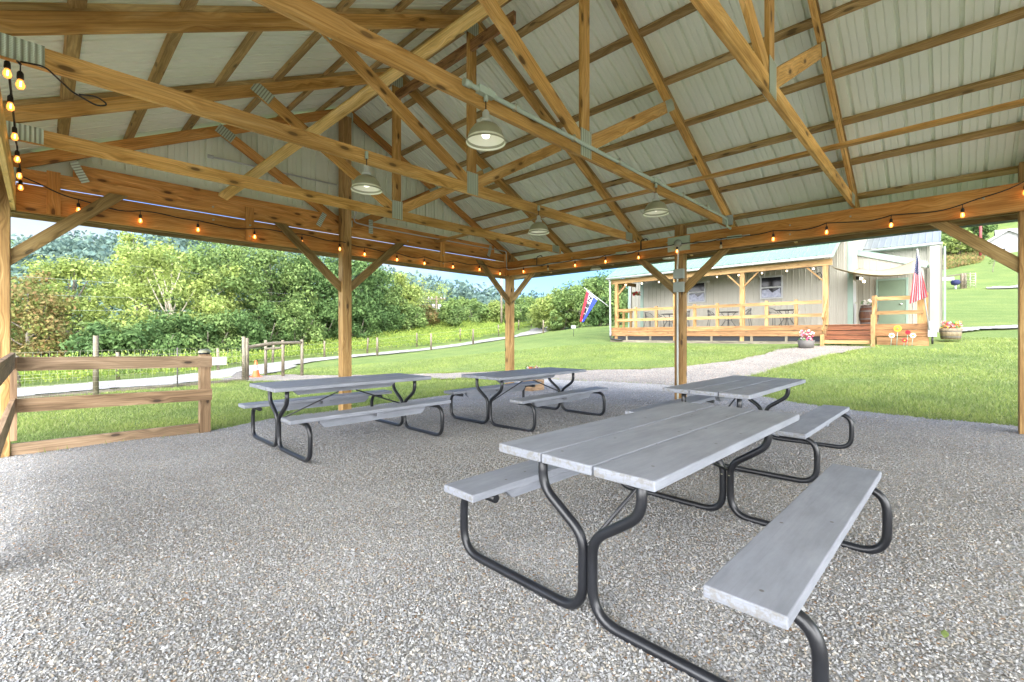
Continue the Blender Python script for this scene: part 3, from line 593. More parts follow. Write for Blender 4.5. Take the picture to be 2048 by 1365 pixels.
# ribbed metal roof
def ribprof(L, pitch=.25, h=.032, start=0.0):
    pts = []; u = start
    while u < L:
        for du, hh in ((0, 0), (.010, h), (.034, h), (.044, 0), (.112, 0), (.115, .009), (.123, .009), (.126, 0), (.180, 0), (.183, .009), (.191, .009), (.194, 0)):
            if u + du <= L: pts.append((u + du, hh))
        u += pitch
    pts.append((L, 0)); return pts
def ribsheet(name, o, U, L, lo, hi, N, mat, parent, h=.032, start=0.0, th=.0):
    """profile runs along U; each profile point spans from lo(u) to hi(u) (3-D offsets)"""
    o, U, N = Vector(o), Vector(U), Vector(N); P = ribprof(L, h=h, start=start); V = []; F = []
    for u, hh in P:
        for f in (lo, hi): q = o + U * u + Vector(f(u)) + N * hh; V.append(tuple(q))
    for i in range(len(P) - 1): F.append((2 * i, 2 * i + 2, 2 * i + 3, 2 * i + 1))
    ob = np_mesh(name, V, F, mat, parent)
    if th: m = ob.modifiers.new('thickness', 'SOLIDIFY'); m.thickness = th; m.offset = 1
    return ob
for sg in (-1, 1):
    nn = Vector((sg * RS, 0, 1)).normalized(); lift = .048
    R0 = Vector((XM, -6.6, RIDGE)) + Vector((0, 0, lift / nn.z)) - Vector((0, 0, 0))
    e1 = Vector((sg * 5.34, 0, -RS * 5.34))
    ribsheet('roof_panel', R0, (0, 1, 0), 15.9, (lambda u: (0, 0, 0)), (lambda u, e=e1: e), nn, 'sheet', pav, start=-.0)
MB().beam((XM, -6.6, RIDGE + .1), (XM, 9.3, RIDGE + .1), .3, .02).build('ridge_cap', 'green', pav)
# gable siding beyond the end truss
zlo = 3.20
ribsheet('gable_siding', (XM - 4.85, 8.62, 0), (1, 0, 0), 9.7, (lambda u: (0, 0, zlo)), (lambda u: (0, 0, max(zlo + .01, zt(XM - 4.85 + u) + .0))), (0, 1, 0), 'sheet', pav)
MB().box((XM - 4.6, 8.605, 3.20), (XM + 4.6, 8.617, 3.56)).build('siding_trim', 'sheet', pav)
# lateral ties, ridge board, diagonal braces
MB().box((6.20, -6.3, 3.283), (6.29, 8.45, 3.321)).build('tie_board', 'truss', pav)
MB().box((XM - .04, 3.95, 5.10), (XM + .003, 6.95, 5.25)).build('tie_board', 'rough', pav)
MB().beam((2.02, 8.38, 3.38), (4.02, 3.15, 5.42), .145, .045, (.35, -.1, 1)).build('diagonal_brace', 'yellow', pav)
MB().beam((4.35, 3.02, 3.40), (6.2, 3.02, 4.38), .04, .10, (0, 0, 1)).build('scab_board', 'rough', pav)
MB().beam((4.35, 4.91, 3.40), (6.0, 4.91, 4.28), .04, .09, (0, 0, 1)).build('scab_board', 'rough', pav)
# knee braces
def knee(p, q, ax, t, mat='brace'):
    """p,q (horizontal coord, z); ax = extrusion axis"""
    d = Vector((q[0] - p[0], q[1] - p[1])).normalized(); n = Vector((-d.y, d.x)) * .07
    # cut vertical at post, horizontal at beam
    P = [(p[0], p[1] - .10 * 1.0), (p[0], p[1] + .10)]
    if d.x > 0: poly = [(p[0], p[1] - .1), (q[0] + .1, q[1]), (q[0] - .1, q[1]), (p[0], p[1] + .1)]
    else: poly = [(p[0], p[1] + .1), (q[0] + .1, q[1]), (q[0] - .1, q[1]), (p[0], p[1] - .1)]
    MB().prism(poly, ax, t[0], t[1], dirv=(d.x, d.y)).build('knee_brace', mat, pav)
knee((-.258, 2.13), (.75, 3.12), 1, (8.30, 8.345))
knee((3.938, 2.08), (2.86, 3.10), 1, (8.30, 8.345)); knee((4.122, 2.08), (5.25, 3.10), 1, (8.30, 8.345))
knee((8.563, 2.05), (7.52, 3.02), 1, (8.365, 8.408))
knee((8.348, 2.05), (7.60, 2.728), 0, (8.57, 8.615)); knee((3.883, 2.05), (4.62, 2.728), 0, (8.60, 8.645)); knee((3.703, 2.05), (2.96, 2.728), 0, (8.60, 8.645))
knee((-.613, 2.06), (.13, 2.728), 0, (8.60, 8.645)); knee((-.802, 2.06), (-1.54, 2.728), 0, (8.60, 8.645))
# bolts and strap plates on the beams
for (x, z) in ((.1, 2.98), (1.9, 3.21), (1.9, 3.0), (2.42, 2.82), (2.42, 3.0), (5.5, 3.2), (6.42, 2.82), (6.42, 3.0)):
    yb = YG - .024 if x in (2.42, 6.42) else (YG if z < 3.1 else YG + .02)
    MB().tube([(x, yb - .012, z), (x, yb + .002, z)], .016, 8).build('bolt', 'galv', pav)
for (y, z) in ((4.0, 2.98), (3.6, 2.80), (1.9, 2.97), (1.9, 2.82), (1.1, 2.97), (-.3, 2.95), (6.3, 2.95)):
    MB().tube([(XR - .012, y, z), (XR + .002, y, z)], .014, 8).build('bolt', 'galv', pav)
for (x, z, a) in ((.36, 3.36, -.45), (3.62, 3.32, .45), (4.62, 3.36, 0), (7.9, 3.30, .3)):
    m = MB(); m.beam((x - math.sin(a) * .14, YG - .004, z - math.cos(a) * .14), (x + math.sin(a) * .14, YG - .004, z + math.cos(a) * .14), .006 if False else .09, .004, (0, 1, 0)); m.build('strap_plate', 'plate', pav)
# ------------------------------------------------------------------ rails beside the gable post
rf = thing('rail_fence', 'low three board wooden rail fence at the left end of the pavilion', 'fence', (.8, 8.2, -.3))
for z0, z1, dz in ((.735, .905, -.055), (.225, .395, -.05)):
    MB().prism([(-.255, z0), (1.835, z0 + dz), (1.835, z1 + dz), (-.255, z1)], 1, 8.20, 8.238, dirv=(1, -.025)).build('rail', 'rail', rf)
MB().prism([(-.255, -.34), (1.68, -.32), (1.68, -.18), (-.255, -.165)], 1, 8.29, 8.33).build('rail', 'rail', rf)
MB().box((1.69, 8.24, -.6), (1.825, 8.375, .875)).build('fence_post', 'rail', rf)
MB().lathe([(0, .955), (.05, .95), (.085, .925), (.088, .905)], (1.757, 8.307, 0), 16).build('post_cap', 'galv', rf)
MB().lathe([(.0, .905), (.075, .905), (.075, .878), (0, .878)], (1.757, 8.307, 0), 16).build('cap_lamp', 'black', rf)
rf2 = thing('rail_fence', 'two wooden rails running toward the viewer at the left edge', 'fence', (-.27, 6, -.2))
MB().box((-.255, 1.5, .78), (-.215, 8.2, .96)).build('rail', 'rail', rf2); MB().box((-.255, 1.5, .24), (-.215, 8.2, .41)).build('rail', 'rail', rf2)
MB().box((-.258, 8.1, -.1), (-.20, 8.19, .9)).build('fence_post', 'rail', rf2)

# ------------------------------------------------------------------ PICNIC TABLES
L, W, HB, YB, YO, YT, IN, ZJ, HT, PT = 2.03, .825, .462, .716, .885, .268, .18, .375, .745, .042
TR = .0235
def planks(specs, z0, z1, L, name, parent):
    m = MB()
    for y0, y1 in specs: m.beam((-L / 2, (y0 + y1) / 2, (z0 + z1) / 2), (L / 2, (y0 + y1) / 2, (z0 + z1) / 2), y1 - y0, z1 - z0)
    o = m.build(name, 'grey', parent); b = o.modifiers.new('bevel', 'BEVEL'); b.width = .007; b.segments = 3; b.limit_method = 'ANGLE'
    b.harden_normals = False; return o
def make_table():
    t = thing('picnic_table', '', 'picnic table')
    pw = (W - .016) / 3
    planks([(-W / 2 + i * (pw + .008), -W / 2 + i * (pw + .008) + pw) for i in range(3)], HT - PT, HT, L, 'tabletop', t)
    for s in (-1, 1): planks([(s * YB - .125, s * YB + .125)], HB - PT, HB, L, 'bench', t)
    # cleats: long stiffener board on edge under the top and each bench
    for yc, zc in ((0, HT - PT), (-YB, HB - PT), (YB, HB - PT)):
        lx = L / 2 - .34
        MB().prism([(-lx, zc - .002), (lx, zc - .002), (lx, zc - .045), (lx - .06, zc - .095), (-lx + .06, zc - .095), (-lx, zc - .045)][::-1], 1, yc - .02, yc + .02, dirv=(1, 0)).build('stiffener', 'grey', t)
        MB().box((-.045, yc - .10, zc - .04), (.045, yc + .10, zc - .003)).build('cleat', 'grey', t)
    for sx in (-1, 1):
        x = sx * (L / 2 - IN)
        for s in (-1, 1):
            g = TR + .0
            P = [(x, s * (YT), HT - PT + .012), (x, s * YT, .545), (x, s * (TR + .002), ZJ), (x, s * (TR + .002), g), (x, s * YO, g), (x, s * YO, HB - PT - TR), (x, s * (YB - .11), HB - PT - TR - .002)]
            pts = fillet(P[:2] + P[2:], .14, 7)
            o = MB().tube(pts, TR, 12).build('leg_frame', 'black', t)
            MB().lathe([(0, .0), (.006, .0), (.006, .004), (0, .004)], (x - sx * TR, s * (TR + .002), .3), 8).build('bolt', 'galv', t)
            MB().box((x - .02, s * YT - .055, HT - PT - .007), (x + .02, s * YT + .055, HT - PT - .001)).build('mounting_plate', 'black', t)
        MB().tube([(x, 0, .335), (sx * .12, 0, HT - PT - .10), (sx * .10, 0, HT - PT - .015)], .009, 6).build('brace_rod', 'black', t)
    return t
tb = make_table()
TABS = [((2.55, 1.165), -.019, -.118, 'nearest grey picnic table with a bench reaching the bottom of the picture'),
        ((2.73, 5.57), .004, -.143, 'grey picnic table beside the middle post, behind the rail fence end'),
        ((5.50, 4.95), .014, -.168, 'farthest grey picnic table, in front of the corner post and flower box'),
        ((5.40, 1.69), -.014, -.108, 'grey picnic table just beyond the nearest one, by the lawn edge')]
for i, ((x, y), r, z, lb) in enumerate(TABS):
    o = tb if i == 0 else copy_tree(tb)
    o.location = (x, y, z); o.rotation_euler.z = r; tag(o, lb, 'picnic table', 'grey picnic tables under the pavilion')
    if i == 1: o.scale = (1, 1, 1)
    if i == 2: o.scale.x = 1.05

for c_ in tb.children:
    if c_.name.startswith('tabletop'): c_.scale.x = .985; c_.location.z = .014
# ------------------------------------------------------------------ PENDANT LAMPS
def make_lamp():
    t = thing('pendant_lamp', '', 'lamp')       # origin at rim centre
    MB().lathe([(.170, 0), (.172, .012), (.160, .02), (.152, .06), (.135, .10), (.105, .14), (.06, .165), (.04, .17)], n=40).build('lamp_shade', 'galv', t)
    MB().lathe([(.168, .004), (.148, .062), (.145, .066), (.131, .10), (.126, .104), (.10, .137), (.05, .16), (0, .162)], n=40).build('reflector', 'shadein', t)
    MB().lathe([(.0, .172), (.048, .172), (.052, .19), (.046, .205), (.030, .215), (.030, .26), (.018, .28), (0, .28)], n=20).build('lamp_cap', 'conduitw', t)
    MB().lathe([(0, .035), (.03, .05), (.042, .085), (.03, .12), (.015, .15)], n=16).build('bulb', 'lampbulb', t)
    MB().tube([(0, 0, .28), (0, 0, .36)], .005, 6).build('cord', 'cord', t)
    MB().tube([(0, 0, .36), (0, 0, .44)], .020, 8).build('conduit_drop', 'conduit', t)
    return t
lp = make_lamp()
LAMPS = [((2.64, 2.86, 2.81), 'nearest galvanised dome lamp hanging from the conduit on the closest full truss'), ((2.55, 4.74, 2.80), 'galvanised dome lamp hanging left of the middle post'),
         ((5.75, 2.86, 2.80), 'galvanised dome lamp hanging above the right wall junction box'), ((5.52, 4.74, 2.80), 'galvanised dome lamp hanging above the farthest picnic table')]
for i, (p, lb) in enumerate(LAMPS):
    o = lp if i == 0 else copy_tree(lp); o.location = p; tag(o, lb, 'lamp', 'dome lamps hanging from the trusses')
for (p, lb) in (((9.02, 4.19, 2.755), 'dome lamp outside the right beam above the junction boxes'), ((9.02, 5.98, 2.70), 'dome lamp outside the right beam close to the corner post')):
    o = copy_tree(lp); o.location = p; o.scale = (.8, .8, .5); tag(o, lb, 'lamp', 'dome lamps outside the eave beam')

# ------------------------------------------------------------------ CONDUIT
cd = thing('electrical_conduit', 'pale grey conduit with tees strapped along the closest full truss', 'conduit', (5, 2.87, 3.2))
MB().tube([(2.42, 2.865, 3.243), (8.46, 2.865, 3.243), (8.46, 2.865, 3.10), (8.46, 2.80, 3.05)], .021, 10).build('pipe', 'conduit', cd)
MB().tube([(2.40, 2.865, 3.243), (2.47, 2.865, 3.243)], .031, 10).build('end_cap', 'conduit', cd)
for x in (2.64, 5.75):
    MB().box((x - .09, 2.835, 3.215), (x + .09, 2.895, 3.275)).build('tee_box', 'conduit', cd)
for x in (3.0, 3.9, 4.8, 6.6, 7.5): MB().tube([(x, 2.865, 3.218), (x, 2.865, 3.268), (x + .012, 2.865, 3.268)], .026, 6).build('strap', 'galv', cd)
c2 = thing('electrical_conduit', 'thin pale conduit along the right beam and down the middle right post', 'conduit', (8.5, 4, 2.9))
MB().tube(fillet([(8.43, 8.39, 3.36), (8.47, 8.39, 3.34), (8.475, 8.38, 2.885), (8.49, 8.2, 2.88), (8.49, 3.9, 2.895)], .08), .013, 8).build('pipe', 'conduitw', c2)
MB().tube([(8.49, 3.9, 2.895), (8.49, 2.5, 2.90)], .013, 8).build('pipe', 'conduitw', c2)
MB().tube(fillet([(4.215, 8.20, 3.6), (4.215, 8.36, 3.37), (4.6, 8.385, 3.35), (8.43, 8.385, 3.36)], .1), .012, 8).build('pipe', 'conduitw', c2)
MB().tube(fillet([(8.48, 3.76, 2.93), (8.48, 3.77, 2.62), (8.525, 3.80, 2.50), (8.54, 3.80, -.1)], .06), .019, 8).build('pipe', 'conduitw', c2)
MB().box((8.49, 3.55, 2.79), (8.515, 3.98, 3.06)).build('mounting_plate', 'conduit', c2)
MB().lathe([(0, 0), (.07, 0), (.07, .05), (0, .05)], (0, 0, 0), 20).build('round_box', 'box', c2)
rb = c2; ob = [c for c in C.objects if c.parent == c2 and c.name.startswith('round_box')][0]; ob.rotation_euler = (0, -PI / 2, 0); ob.location = (8.49 - 8.5, 3.76 - 4, 2.93 - 2.9); ob.data.transform(Matrix.Translation((8.5, 4, 2.9)))
MB().box((8.47, 3.67, 2.26), (8.555, 3.86, 2.44)).build('junction_box', 'box', c2); MB().box((8.47, 3.67, 2.00), (8.555, 3.86, 2.19)).build('junction_box', 'box', c2)
MB().box((8.47, 2.78, 3.13), (8.52, 2.93, 3.30)).build('junction_box', 'box', c2)
for y in (5.0, 2.75): MB().box((8.465, y - .12, 2.88), (8.505, y + .12, 2.925)).build('tee_box', 'conduit', c2)
for y in (7.35, 4.55): MB().tube(fillet([(8.49, y, 2.9), (8.49, y, 3.10), (8.55, y - .1, 3.14), (8.58, y - .12, 3.05)], .05), .012, 6).build('loop_pipe', 'cord', c2)
c3 = thing('electrical_conduit', 'short pale conduit crossing the gable siding behind the end truss', 'conduit', (3, 8.6, 4))
MB().tube([(1.93, 8.59, 4.05), (3.99, 8.59, 4.09)], .014, 8).build('pipe', 'conduitw', c3)
MB().tube([(1.86, 8.59, 4.05), (1.94, 8.59, 4.05)], .03, 8).build('end_cap', 'conduitw', c3)

# ------------------------------------------------------------------ STRING LIGHTS
sl = thing('string_lights', 'black cord of amber cafe bulbs looped along the left, gable and right beams', 'string lights', (4, 8.3, 2.8))
cords = []
Gb = [(.347, 2.85), (.989, 2.825), (1.686, 2.81), (2.476, 2.825), (3.247, 2.85), (3.87, 2.79), (4.452, 2.785), (5.185, 2.765), (5.877, 2.77), (6.675, 2.775), (7.502, 2.80), (8.21, 2.765)]
Rb = [(7.768, 2.79), (6.97, 2.77), (6.174, 2.775), (5.367, 2.77), (4.587, 2.765), (3.78, 2.79), (2.966, 2.77), (2.133, 2.78), (1.396, 2.78), (.619, 2.76), (-.105, 2.77), (-.66, 2.95)]
Lb = [(8.2, 3.0), (7.6, 3.0), (6.9, 3.0), (6.2, 3.02), (5.5, 3.05), (5.0, 3.12)]
att = [(-.17, y, z + .12) for y, z in Lb[::-1]] + [(x, 8.36 if abs(x - 4.0) > .3 else 8.20, z + .13) for x, z in Gb] + [(8.46, y, z + .13) for y, z in Rb]
att = [(-.10, 4.72, 3.08)] + att
path = []
for i in range(len(att) - 1):
    a, b = Vector(att[i]), Vector(att[i + 1]); sag = random.choice((.02, .05, .0, .03, .07)) * min(1, (b - a).length)
    for k in range(8):
        s = k / 8; p = a.lerp(b, s); p.z -= sag * 4 * s * (1 - s) - .01 * math.sin(s * 6.3); path.append(p)
path.append(Vector(att[-1])); path.append(Vector((8.46, -1.3, 2.86)))
MB().tube(path, .008, 6).build('cord', 'cord', sl)
OFF = {19 + 5, 19 + 0}
for i, a in enumerate(att):
    a = Vector(a); near = i < 7
    ang = random.uniform(-.15, .15)
    drop = Vector((math.sin(ang) * .03, math.sin(ang) * .03, -.05)); q = a + drop
    off = i in (20, 25)
    b = MB().tube([a, q], .004, 6); b.lathe([(0, 0), (.009, 0), (.017, -.012), (.019, -.05), (.016, -.058), (0, -.058)], tuple(q), 12)
    sk = b.build('socket', 'cord', sl)
    q2 = q + Vector((0, 0, -.058))
    gb = MB().lathe([(.013, 0), (.017, -.014), (.0235, -.034), (.0235, -.05), (.015, -.066), (.0, -.072)], tuple(q2), 14).build('bulb', 'bulboff' if off else 'bulb', sl)
    if not off:
        MB().tube([q2 + Vector((.003, 0, -.012)), q2 + Vector((0, 0, -.05))], .0065, 6).build('filament', 'fil', gb)
        pl = bpy.data.lights.new('bulb_glow', 'POINT'); pl.energy = .05; pl.color = (1, .45, .12); pl.shadow_soft_size = .03
        lo = bpy.data.objects.new('bulb_glow', pl); C.objects.link(lo); lo.parent = sl
        inward = Vector((.045, 0, 0)) if i < 7 else (Vector((0, -.05, 0)) if i < 19 else Vector((-.05, 0, 0)))
        lo.location = q2 + inward + Vector((0, 0, -.04)) - org(sl)
MB().tube(fillet([(-.10, 4.70, 3.09), (.02, 4.68, 3.10), (.16, 4.70, 2.98), (.30, 4.72, 2.93), (.37, 4.74, 2.97), (.30, 4.76, 3.02), (.20, 4.77, 3.0)], .08), .006, 6).build('cord', 'cord', sl)
# ------------------------------------------------------------------ SHOP BUILDING
bd = thing('shop_building', 'beige metal sided shop with a long wooden porch and pale green metal porch roof', 'building', (25, 8, .85))
XD, XW, DZ = 22.7, 25.2, 1.60
def wallrib(name, x, ya, yb, zlo, zhi, parent=bd, mat='siding'):
    """wall in plane X=x facing -X, running from yb to ya; zhi function of y"""
    L_ = yb - ya
    return ribsheet(name, (x, ya, 0), (0, 1, 0), L_, (lambda u: (0, 0, zlo)), (lambda u: (0, 0, zhi(ya + u))), (-1, 0, 0), mat, parent, h=.022)
wallrib('wall', XW, 3.23, 13.45, .8, lambda y: 7.2)
wallrib('wall', 27.5, 13.4, 15.6, .8, lambda y: 5.2)
wallrib('wall', 26.9, .95, 3.3, .8, lambda y: 4.30 + (y - 1.1) * .34)
wallrib('wall', 29.2, .3, 3.6, .8, lambda y: 5.4)
# side walls (facing -Y and +Y)
ribsheet('wall', (XW + .02, 3.23, 0), (1, 0, 0), 9, (lambda u: (0, 0, .8)), (lambda u: (0, 0, 7.2)), (0, -1, 0), 'siding', bd)
ribsheet('wall', (XW + .02, 13.45, 0), (1, 0, 0), 9, (lambda u: (0, 0, .8)), (lambda u: (0, 0, 7.2)), (0, 1, 0), 'siding', bd)
ribsheet('wall', (26.9, .95, 0), (1, 0, 0), 6, (lambda u: (0, 0, .8)), (lambda u: (0, 0, 4.2)), (0, -1, 0), 'siding', bd)
MB().box((34.2, 3.2, .8), (34.3, 13.5, 7.2)).build('wall', 'siding', bd)
# corner trims
for (x, y, z1) in ((XW - .03, 3.16, 7.2), (XW - .03, 13.33, 5.6)): MB().box((x, y, .8), (x + .05, y + .2, z1)).build('corner_trim', 'green', bd)
MB().box((27.45, 15.5, .8), (27.5, 15.66, 5.2)).build('corner_trim', 'green', bd)
# main roof
for s_ in (-1, 1):
    MB().prism([(24.7, 7.05), (29.7, 9.2), (34.8, 7.05), (34.8, 6.97), (29.7, 9.12), (24.7, 6.97)], 1, 2.8 if s_ < 0 else 8.31, 8.3 if s_ < 0 else 13.9).build('roof', 'metalroof', bd)
MB().prism([(27.2, 5.3), (34.5, 5.9), (34.5, 5.82), (27.2, 5.22)], 1, 13.92, 16.0).build('roof', 'metalroof', bd)
# porch roof
nn = Vector((-.5, 0, 1)).normalized()
ribsheet('porch_roof', (22.38, 3.5, 4.47), (0, 1, 0), 10.6, (lambda u: (0, 0, 0)), (lambda u: (2.85, 0, 1.43)), nn, 'metalroof', bd, h=.03)
MB().box((22.40, 3.5, 4.36), (22.43, 14.1, 4.455)).build('fascia', 'green', bd)
gm = MB()
gm.tube([(22.34, 3.5, 4.40), (22.34, 14.12, 4.37)], .055, 8).build('gutter', 'white', bd)
MB().prism([(22.40, 4.36), (25.2, 5.76), (25.2, 5.90), (22.40, 4.48)], 1, 3.46, 3.50).build('rake_trim', 'green', bd)
MB().prism([(22.40, 4.36), (25.2, 5.76), (25.2, 5.90), (22.40, 4.48)], 1, 14.10, 14.14).build('rake_trim', 'green', bd)
MB().tube(fillet([(22.40, 13.98, 4.36), (22.5, 13.98, 4.2), (22.55, 13.98, 1.35), (22.5, 13.95, 1.1)], .08), .05, 8).build('downspout', 'white', bd)
MB().tube(fillet([(22.5, 13.95, 1.15), (22.5, 13.9, .95), (22.5, 13.2, .9)], .1), .055, 8).build('drain_hose', 'cord', bd)
MB().tube([(27.40, 15.45, 5.0), (27.40, 15.45, .9)], .05, 8).build('downspout', 'white', bd)
MB().box((XD - .02, 3.55, 4.08), (XD + .10, 14.0, 4.34)).build('porch_beam', 'porch', bd)
MB().box((XD + .13, 13.8, 4.10), (XW - .03, 13.9, 4.3)).build('porch_beam', 'porch', bd)
for y in (13.70, 10.26, 7.03, 3.78):
    MB().box((XD, y - .09, .7), (XD + .17, y + .09, 4.078)).build('porch_post', 'porch', bd)
    for s in (-1, 1):
        if y > 13 and s > 0 or y < 4 and s < 0: continue
        MB().beam((XD + .08, y + s * .08, 3.45), (XD + .08, y + s * .68, 4.07), .06, .09, (1, 0, 0)).build('porch_brace', 'porch', bd)
MB().beam((XD + .2, 13.78, 3.35), (XD + .95, 13.78, 4.1), .06, .09, (0, 1, 0)).build('porch_brace', 'porch', bd)
# deck
MB().box((XD, 3.72, DZ - .05), (XW - .01, 14.0, DZ)).build('deck', 'deck', bd)
MB().box((XD, .62, DZ - .05), (26.88, 3.70, DZ)).build('deck', 'deck', bd)
for (y0, y1) in ((3.87, 14.02), (.6, 2.15)):
    MB().box((XD - .04, y0, DZ - .22), (XD - .005, y1, DZ + .004)).build('deck_skirt', 'deck', bd)
    MB().box((XD - .035, y0, DZ - .47), (XD - .002, y1, DZ - .235)).build('deck_skirt', 'deck', bd)
MB().box((XD + .02, 3.9, .88), (XD + .05, 13.9, DZ - .475)).build('deck_gap_shade', 'dark', bd)  # black sheet stands in for the shade in the gap below the deck
MB().box((XD - .06, 3.9, .74), (XD + .02, 14.05, .90)).build('deck_sill', 'oldpost', bd)
MB().box((XD - .06, .6, .70), (XD + .02, 2.1, 1.10)).build('deck_sill', 'deck', bd)
for y in (5.2, 6.6, 8.4, 9.8, 11.6, 13.0): MB().box((XD - .055, y - .05, .90), (XD + .01, y + .05, 1.12)).build('deck_block', 'oldpost', bd)
# railing
for z in (2.50, 1.95):
    MB().box((XD - .03, 3.9, z), (XD - .005, 7.0, z + .14)).build('railing', 'porch', bd)
    MB().box((XD - .03, 7.06, z), (XD - .005, 10.22, z + .14)).build('railing', 'porch', bd)
    MB().box((XD - .03, 10.3, z), (XD - .005, 13.62, z + .14)).build('railing', 'porch', bd)
    MB().box((XD - .03, .75, z + .02), (XD - .005, 2.2, z + .16)).build('railing', 'porch', bd)
    MB().box((XD + .2, 13.72, z), (24.6, 13.75, z + .14)).build('railing', 'porch', bd)
for y in (4.85, 6.0, 8.15, 9.25, 11.3, 12.5): MB().box((XD, y - .06, DZ), (XD + .12, y + .06, 2.72)).build('railing_post', 'porch', bd)
for x in (23.4, 24.2): MB().box((x, 13.6, DZ), (x + .1, 13.71, 2.66)).build('railing_post', 'porch', bd)
MB().box((XD, 2.10, DZ - .5), (XD + .15, 2.25, 2.72)).build('railing_post', 'porch', bd)
MB().box((XD, .62, DZ - .8), (XD + .24, .92, 2.75)).build('railing_post', 'porch', bd)
# steps
for k in range(4):
    MB().box((21.75 + .28 * k, 2.22, 1.02 - .02 + k * .19 - .16), (21.79 + .28 * k, 3.68, 1.02 + k * .19 - .045)).build('step_riser', 'redstep' if k else 'porch', bd)
    MB().box((21.74 + .28 * k, 2.2, 1.02 + k * .19 - .017), (22.06 + .28 * k, 3.70, 1.02 + k * .19 + .02)).build('step_tread', 'redstep', bd)
for y in (2.12, 3.72):
    MB().box((21.66, y - .06, .7), (21.80, y + .06, 1.95 if y < 3 else 1.2)).build('step_post', 'porch', bd)
    MB().beam((21.8, y, 1.85), (22.7, y, 2.68), .05, .12).build('handrail', 'porch', bd)
    MB().beam((21.8, y, 1.35), (22.7, y, 2.15), .05, .10).build('handrail', 'porch', bd)
# windows
def window(x, y0, y1, z0, z1, parent=bd, crossbar=True, wm='white'):
    f = MB(); t = .07
    f.box((x - .07, y0, z0), (x - .02, y0 + t, z1)); f.box((x - .07, y1 - t, z0), (x - .02, y1, z1))
    f.box((x - .068, y0 + t, z0), (x - .02, y1 - t, z0 + t)); f.box((x - .068, y0 + t, z1 - t), (x - .02, y1 - t, z1))
    zm = (z0 + z1) / 2
    f.box((x - .066, y0 + t, zm - .035), (x - .02, y1 - t, zm + .035))
    w_ = f.build('window', wm, parent)
    MB().box((x - .05, y0 + t, zm + .035), (x - .03, y1 - t, z1 - t)).build('pane', 'glass', w_)
    MB().box((x - .05, y0 + t, z0 + t), (x - .03, y1 - t, zm - .035)).build('pane', 'glass', w_)
    return w_
for (y0, y1) in ((9.62, 10.60), (5.92, 6.93)):
    w_ = window(XW, y0, y1, 2.98, 4.11)
    MB().prism([(y0 + .08, 3.06), (y1 - .08, 3.06), (y1 - .08, 3.42), ((y0 + y1) / 2 + .12, 3.46), ((y0 + y1) / 2 - .05, 3.28), (y0 + .12, 3.48)], 0, XW - .056, XW - .052).build('curtain', 'curtain', w_)
# doors
dr = MB().box((26.83, 1.47, DZ), (26.87, 2.42, 3.66)).build('door', 'door', bd)
MB().lathe([(0, 0), (.04, 0), (.04, .05), (0, .06)], (26.79, 1.62, 2.55), 10).build('door_handle', 'conduitw', dr)
df = MB(); df.box((26.82, 1.38, DZ), (26.86, 1.46, 3.75)); df.box((26.82, 2.43, DZ), (26.86, 2.51, 3.75)); df.box((26.82, 1.46, 3.67), (26.86, 2.43, 3.75)); df.build('door_frame', 'green', bd)
dr = MB().box((25.3, 3.17, DZ), (26.2, 3.20, 3.65)).build('door', 'white', bd)
MB().lathe([(0, 0), (.03, 0), (.03, .05), (0, .05)], (25.5, 3.10, 2.6), 8).build('door_handle', 'galv', dr)
# shed roof rake and second roof
MB().beam((26.85, .75, 4.22), (26.85, 3.45, 5.14), .10, .20, (0, 0, 1)).build('rake_trim', 'green', bd)
MB().prism([(.75, 4.33), (3.4, 5.23), (3.4, 5.29), (.75, 4.39)], 0, 26.82, 29.0).build('roof', 'metalroof', bd)
ribsheet('roof', (28.6, .35, 5.45), (0, 1, 0), 3.0, (lambda u: (0, 0, 0)), (lambda u: (2.6, 0, 1.3)), nn, 'silverroof', bd, h=.03)
MB().box((28.62, .3, 5.30), (28.66, 3.6, 5.42)).build('fascia', 'green', bd)
MB().tube([(28.55, .3, 5.38), (28.55, 3.5, 5.36)], .055, 8).build('gutter', 'white', bd)
MB().box((28.5, .40, 1.1), (28.72, .72, 5.28)).build('porch_post', 'siding', bd)
MB().box((29.1, .18, 1.1), (29.2, .26, 5.3)).build('downspout', 'green', bd)
MB().tube([(25.1, 4.45, 3.9), (25.1, 4.5, 4.05), (25.1, 4.38, 4.1), (25.1, 4.30, 3.9), (25.1, 4.4, 3.72), (25.1, 4.48, 3.85)], .02, 6).build('wall_hook', 'cord', bd)
# sail
sv = []; A, B_, C_, D_ = Vector((22.62, 3.6, 4.02)), Vector((26.8, 1.14, 4.52)), Vector((22.9, .95, 3.52)), Vector((26.6, 3.1, 4.3))
n_ = 14; V = []; F = []
for i in range(n_ + 1):
    for j in range(n_ + 1):
        u, v = i / n_, j / n_; 
        e0 = A.lerp(C_, u); e0.z -= .42 * 4 * u * (1 - u) * .5
        e1 = D_.lerp(B_, u); e1.z -= .25 * 4 * u * (1 - u)
        p = e0.lerp(e1, v); p.z -= .18 * 4 * v * (1 - v); V.append(tuple(p))
for i in range(n_):
    for j in range(n_): a = i * (n_ + 1) + j; F.append((a, a + 1, a + n_ + 2, a + n_ + 1))
o = np_mesh('shade_sail', V, F, 'sail', smooth=True); m_ = o.modifiers.new('t', 'SOLIDIFY'); m_.thickness = .006
tag(o, 'cream cloth shade sail stretched above the sage green door', 'shade sail')
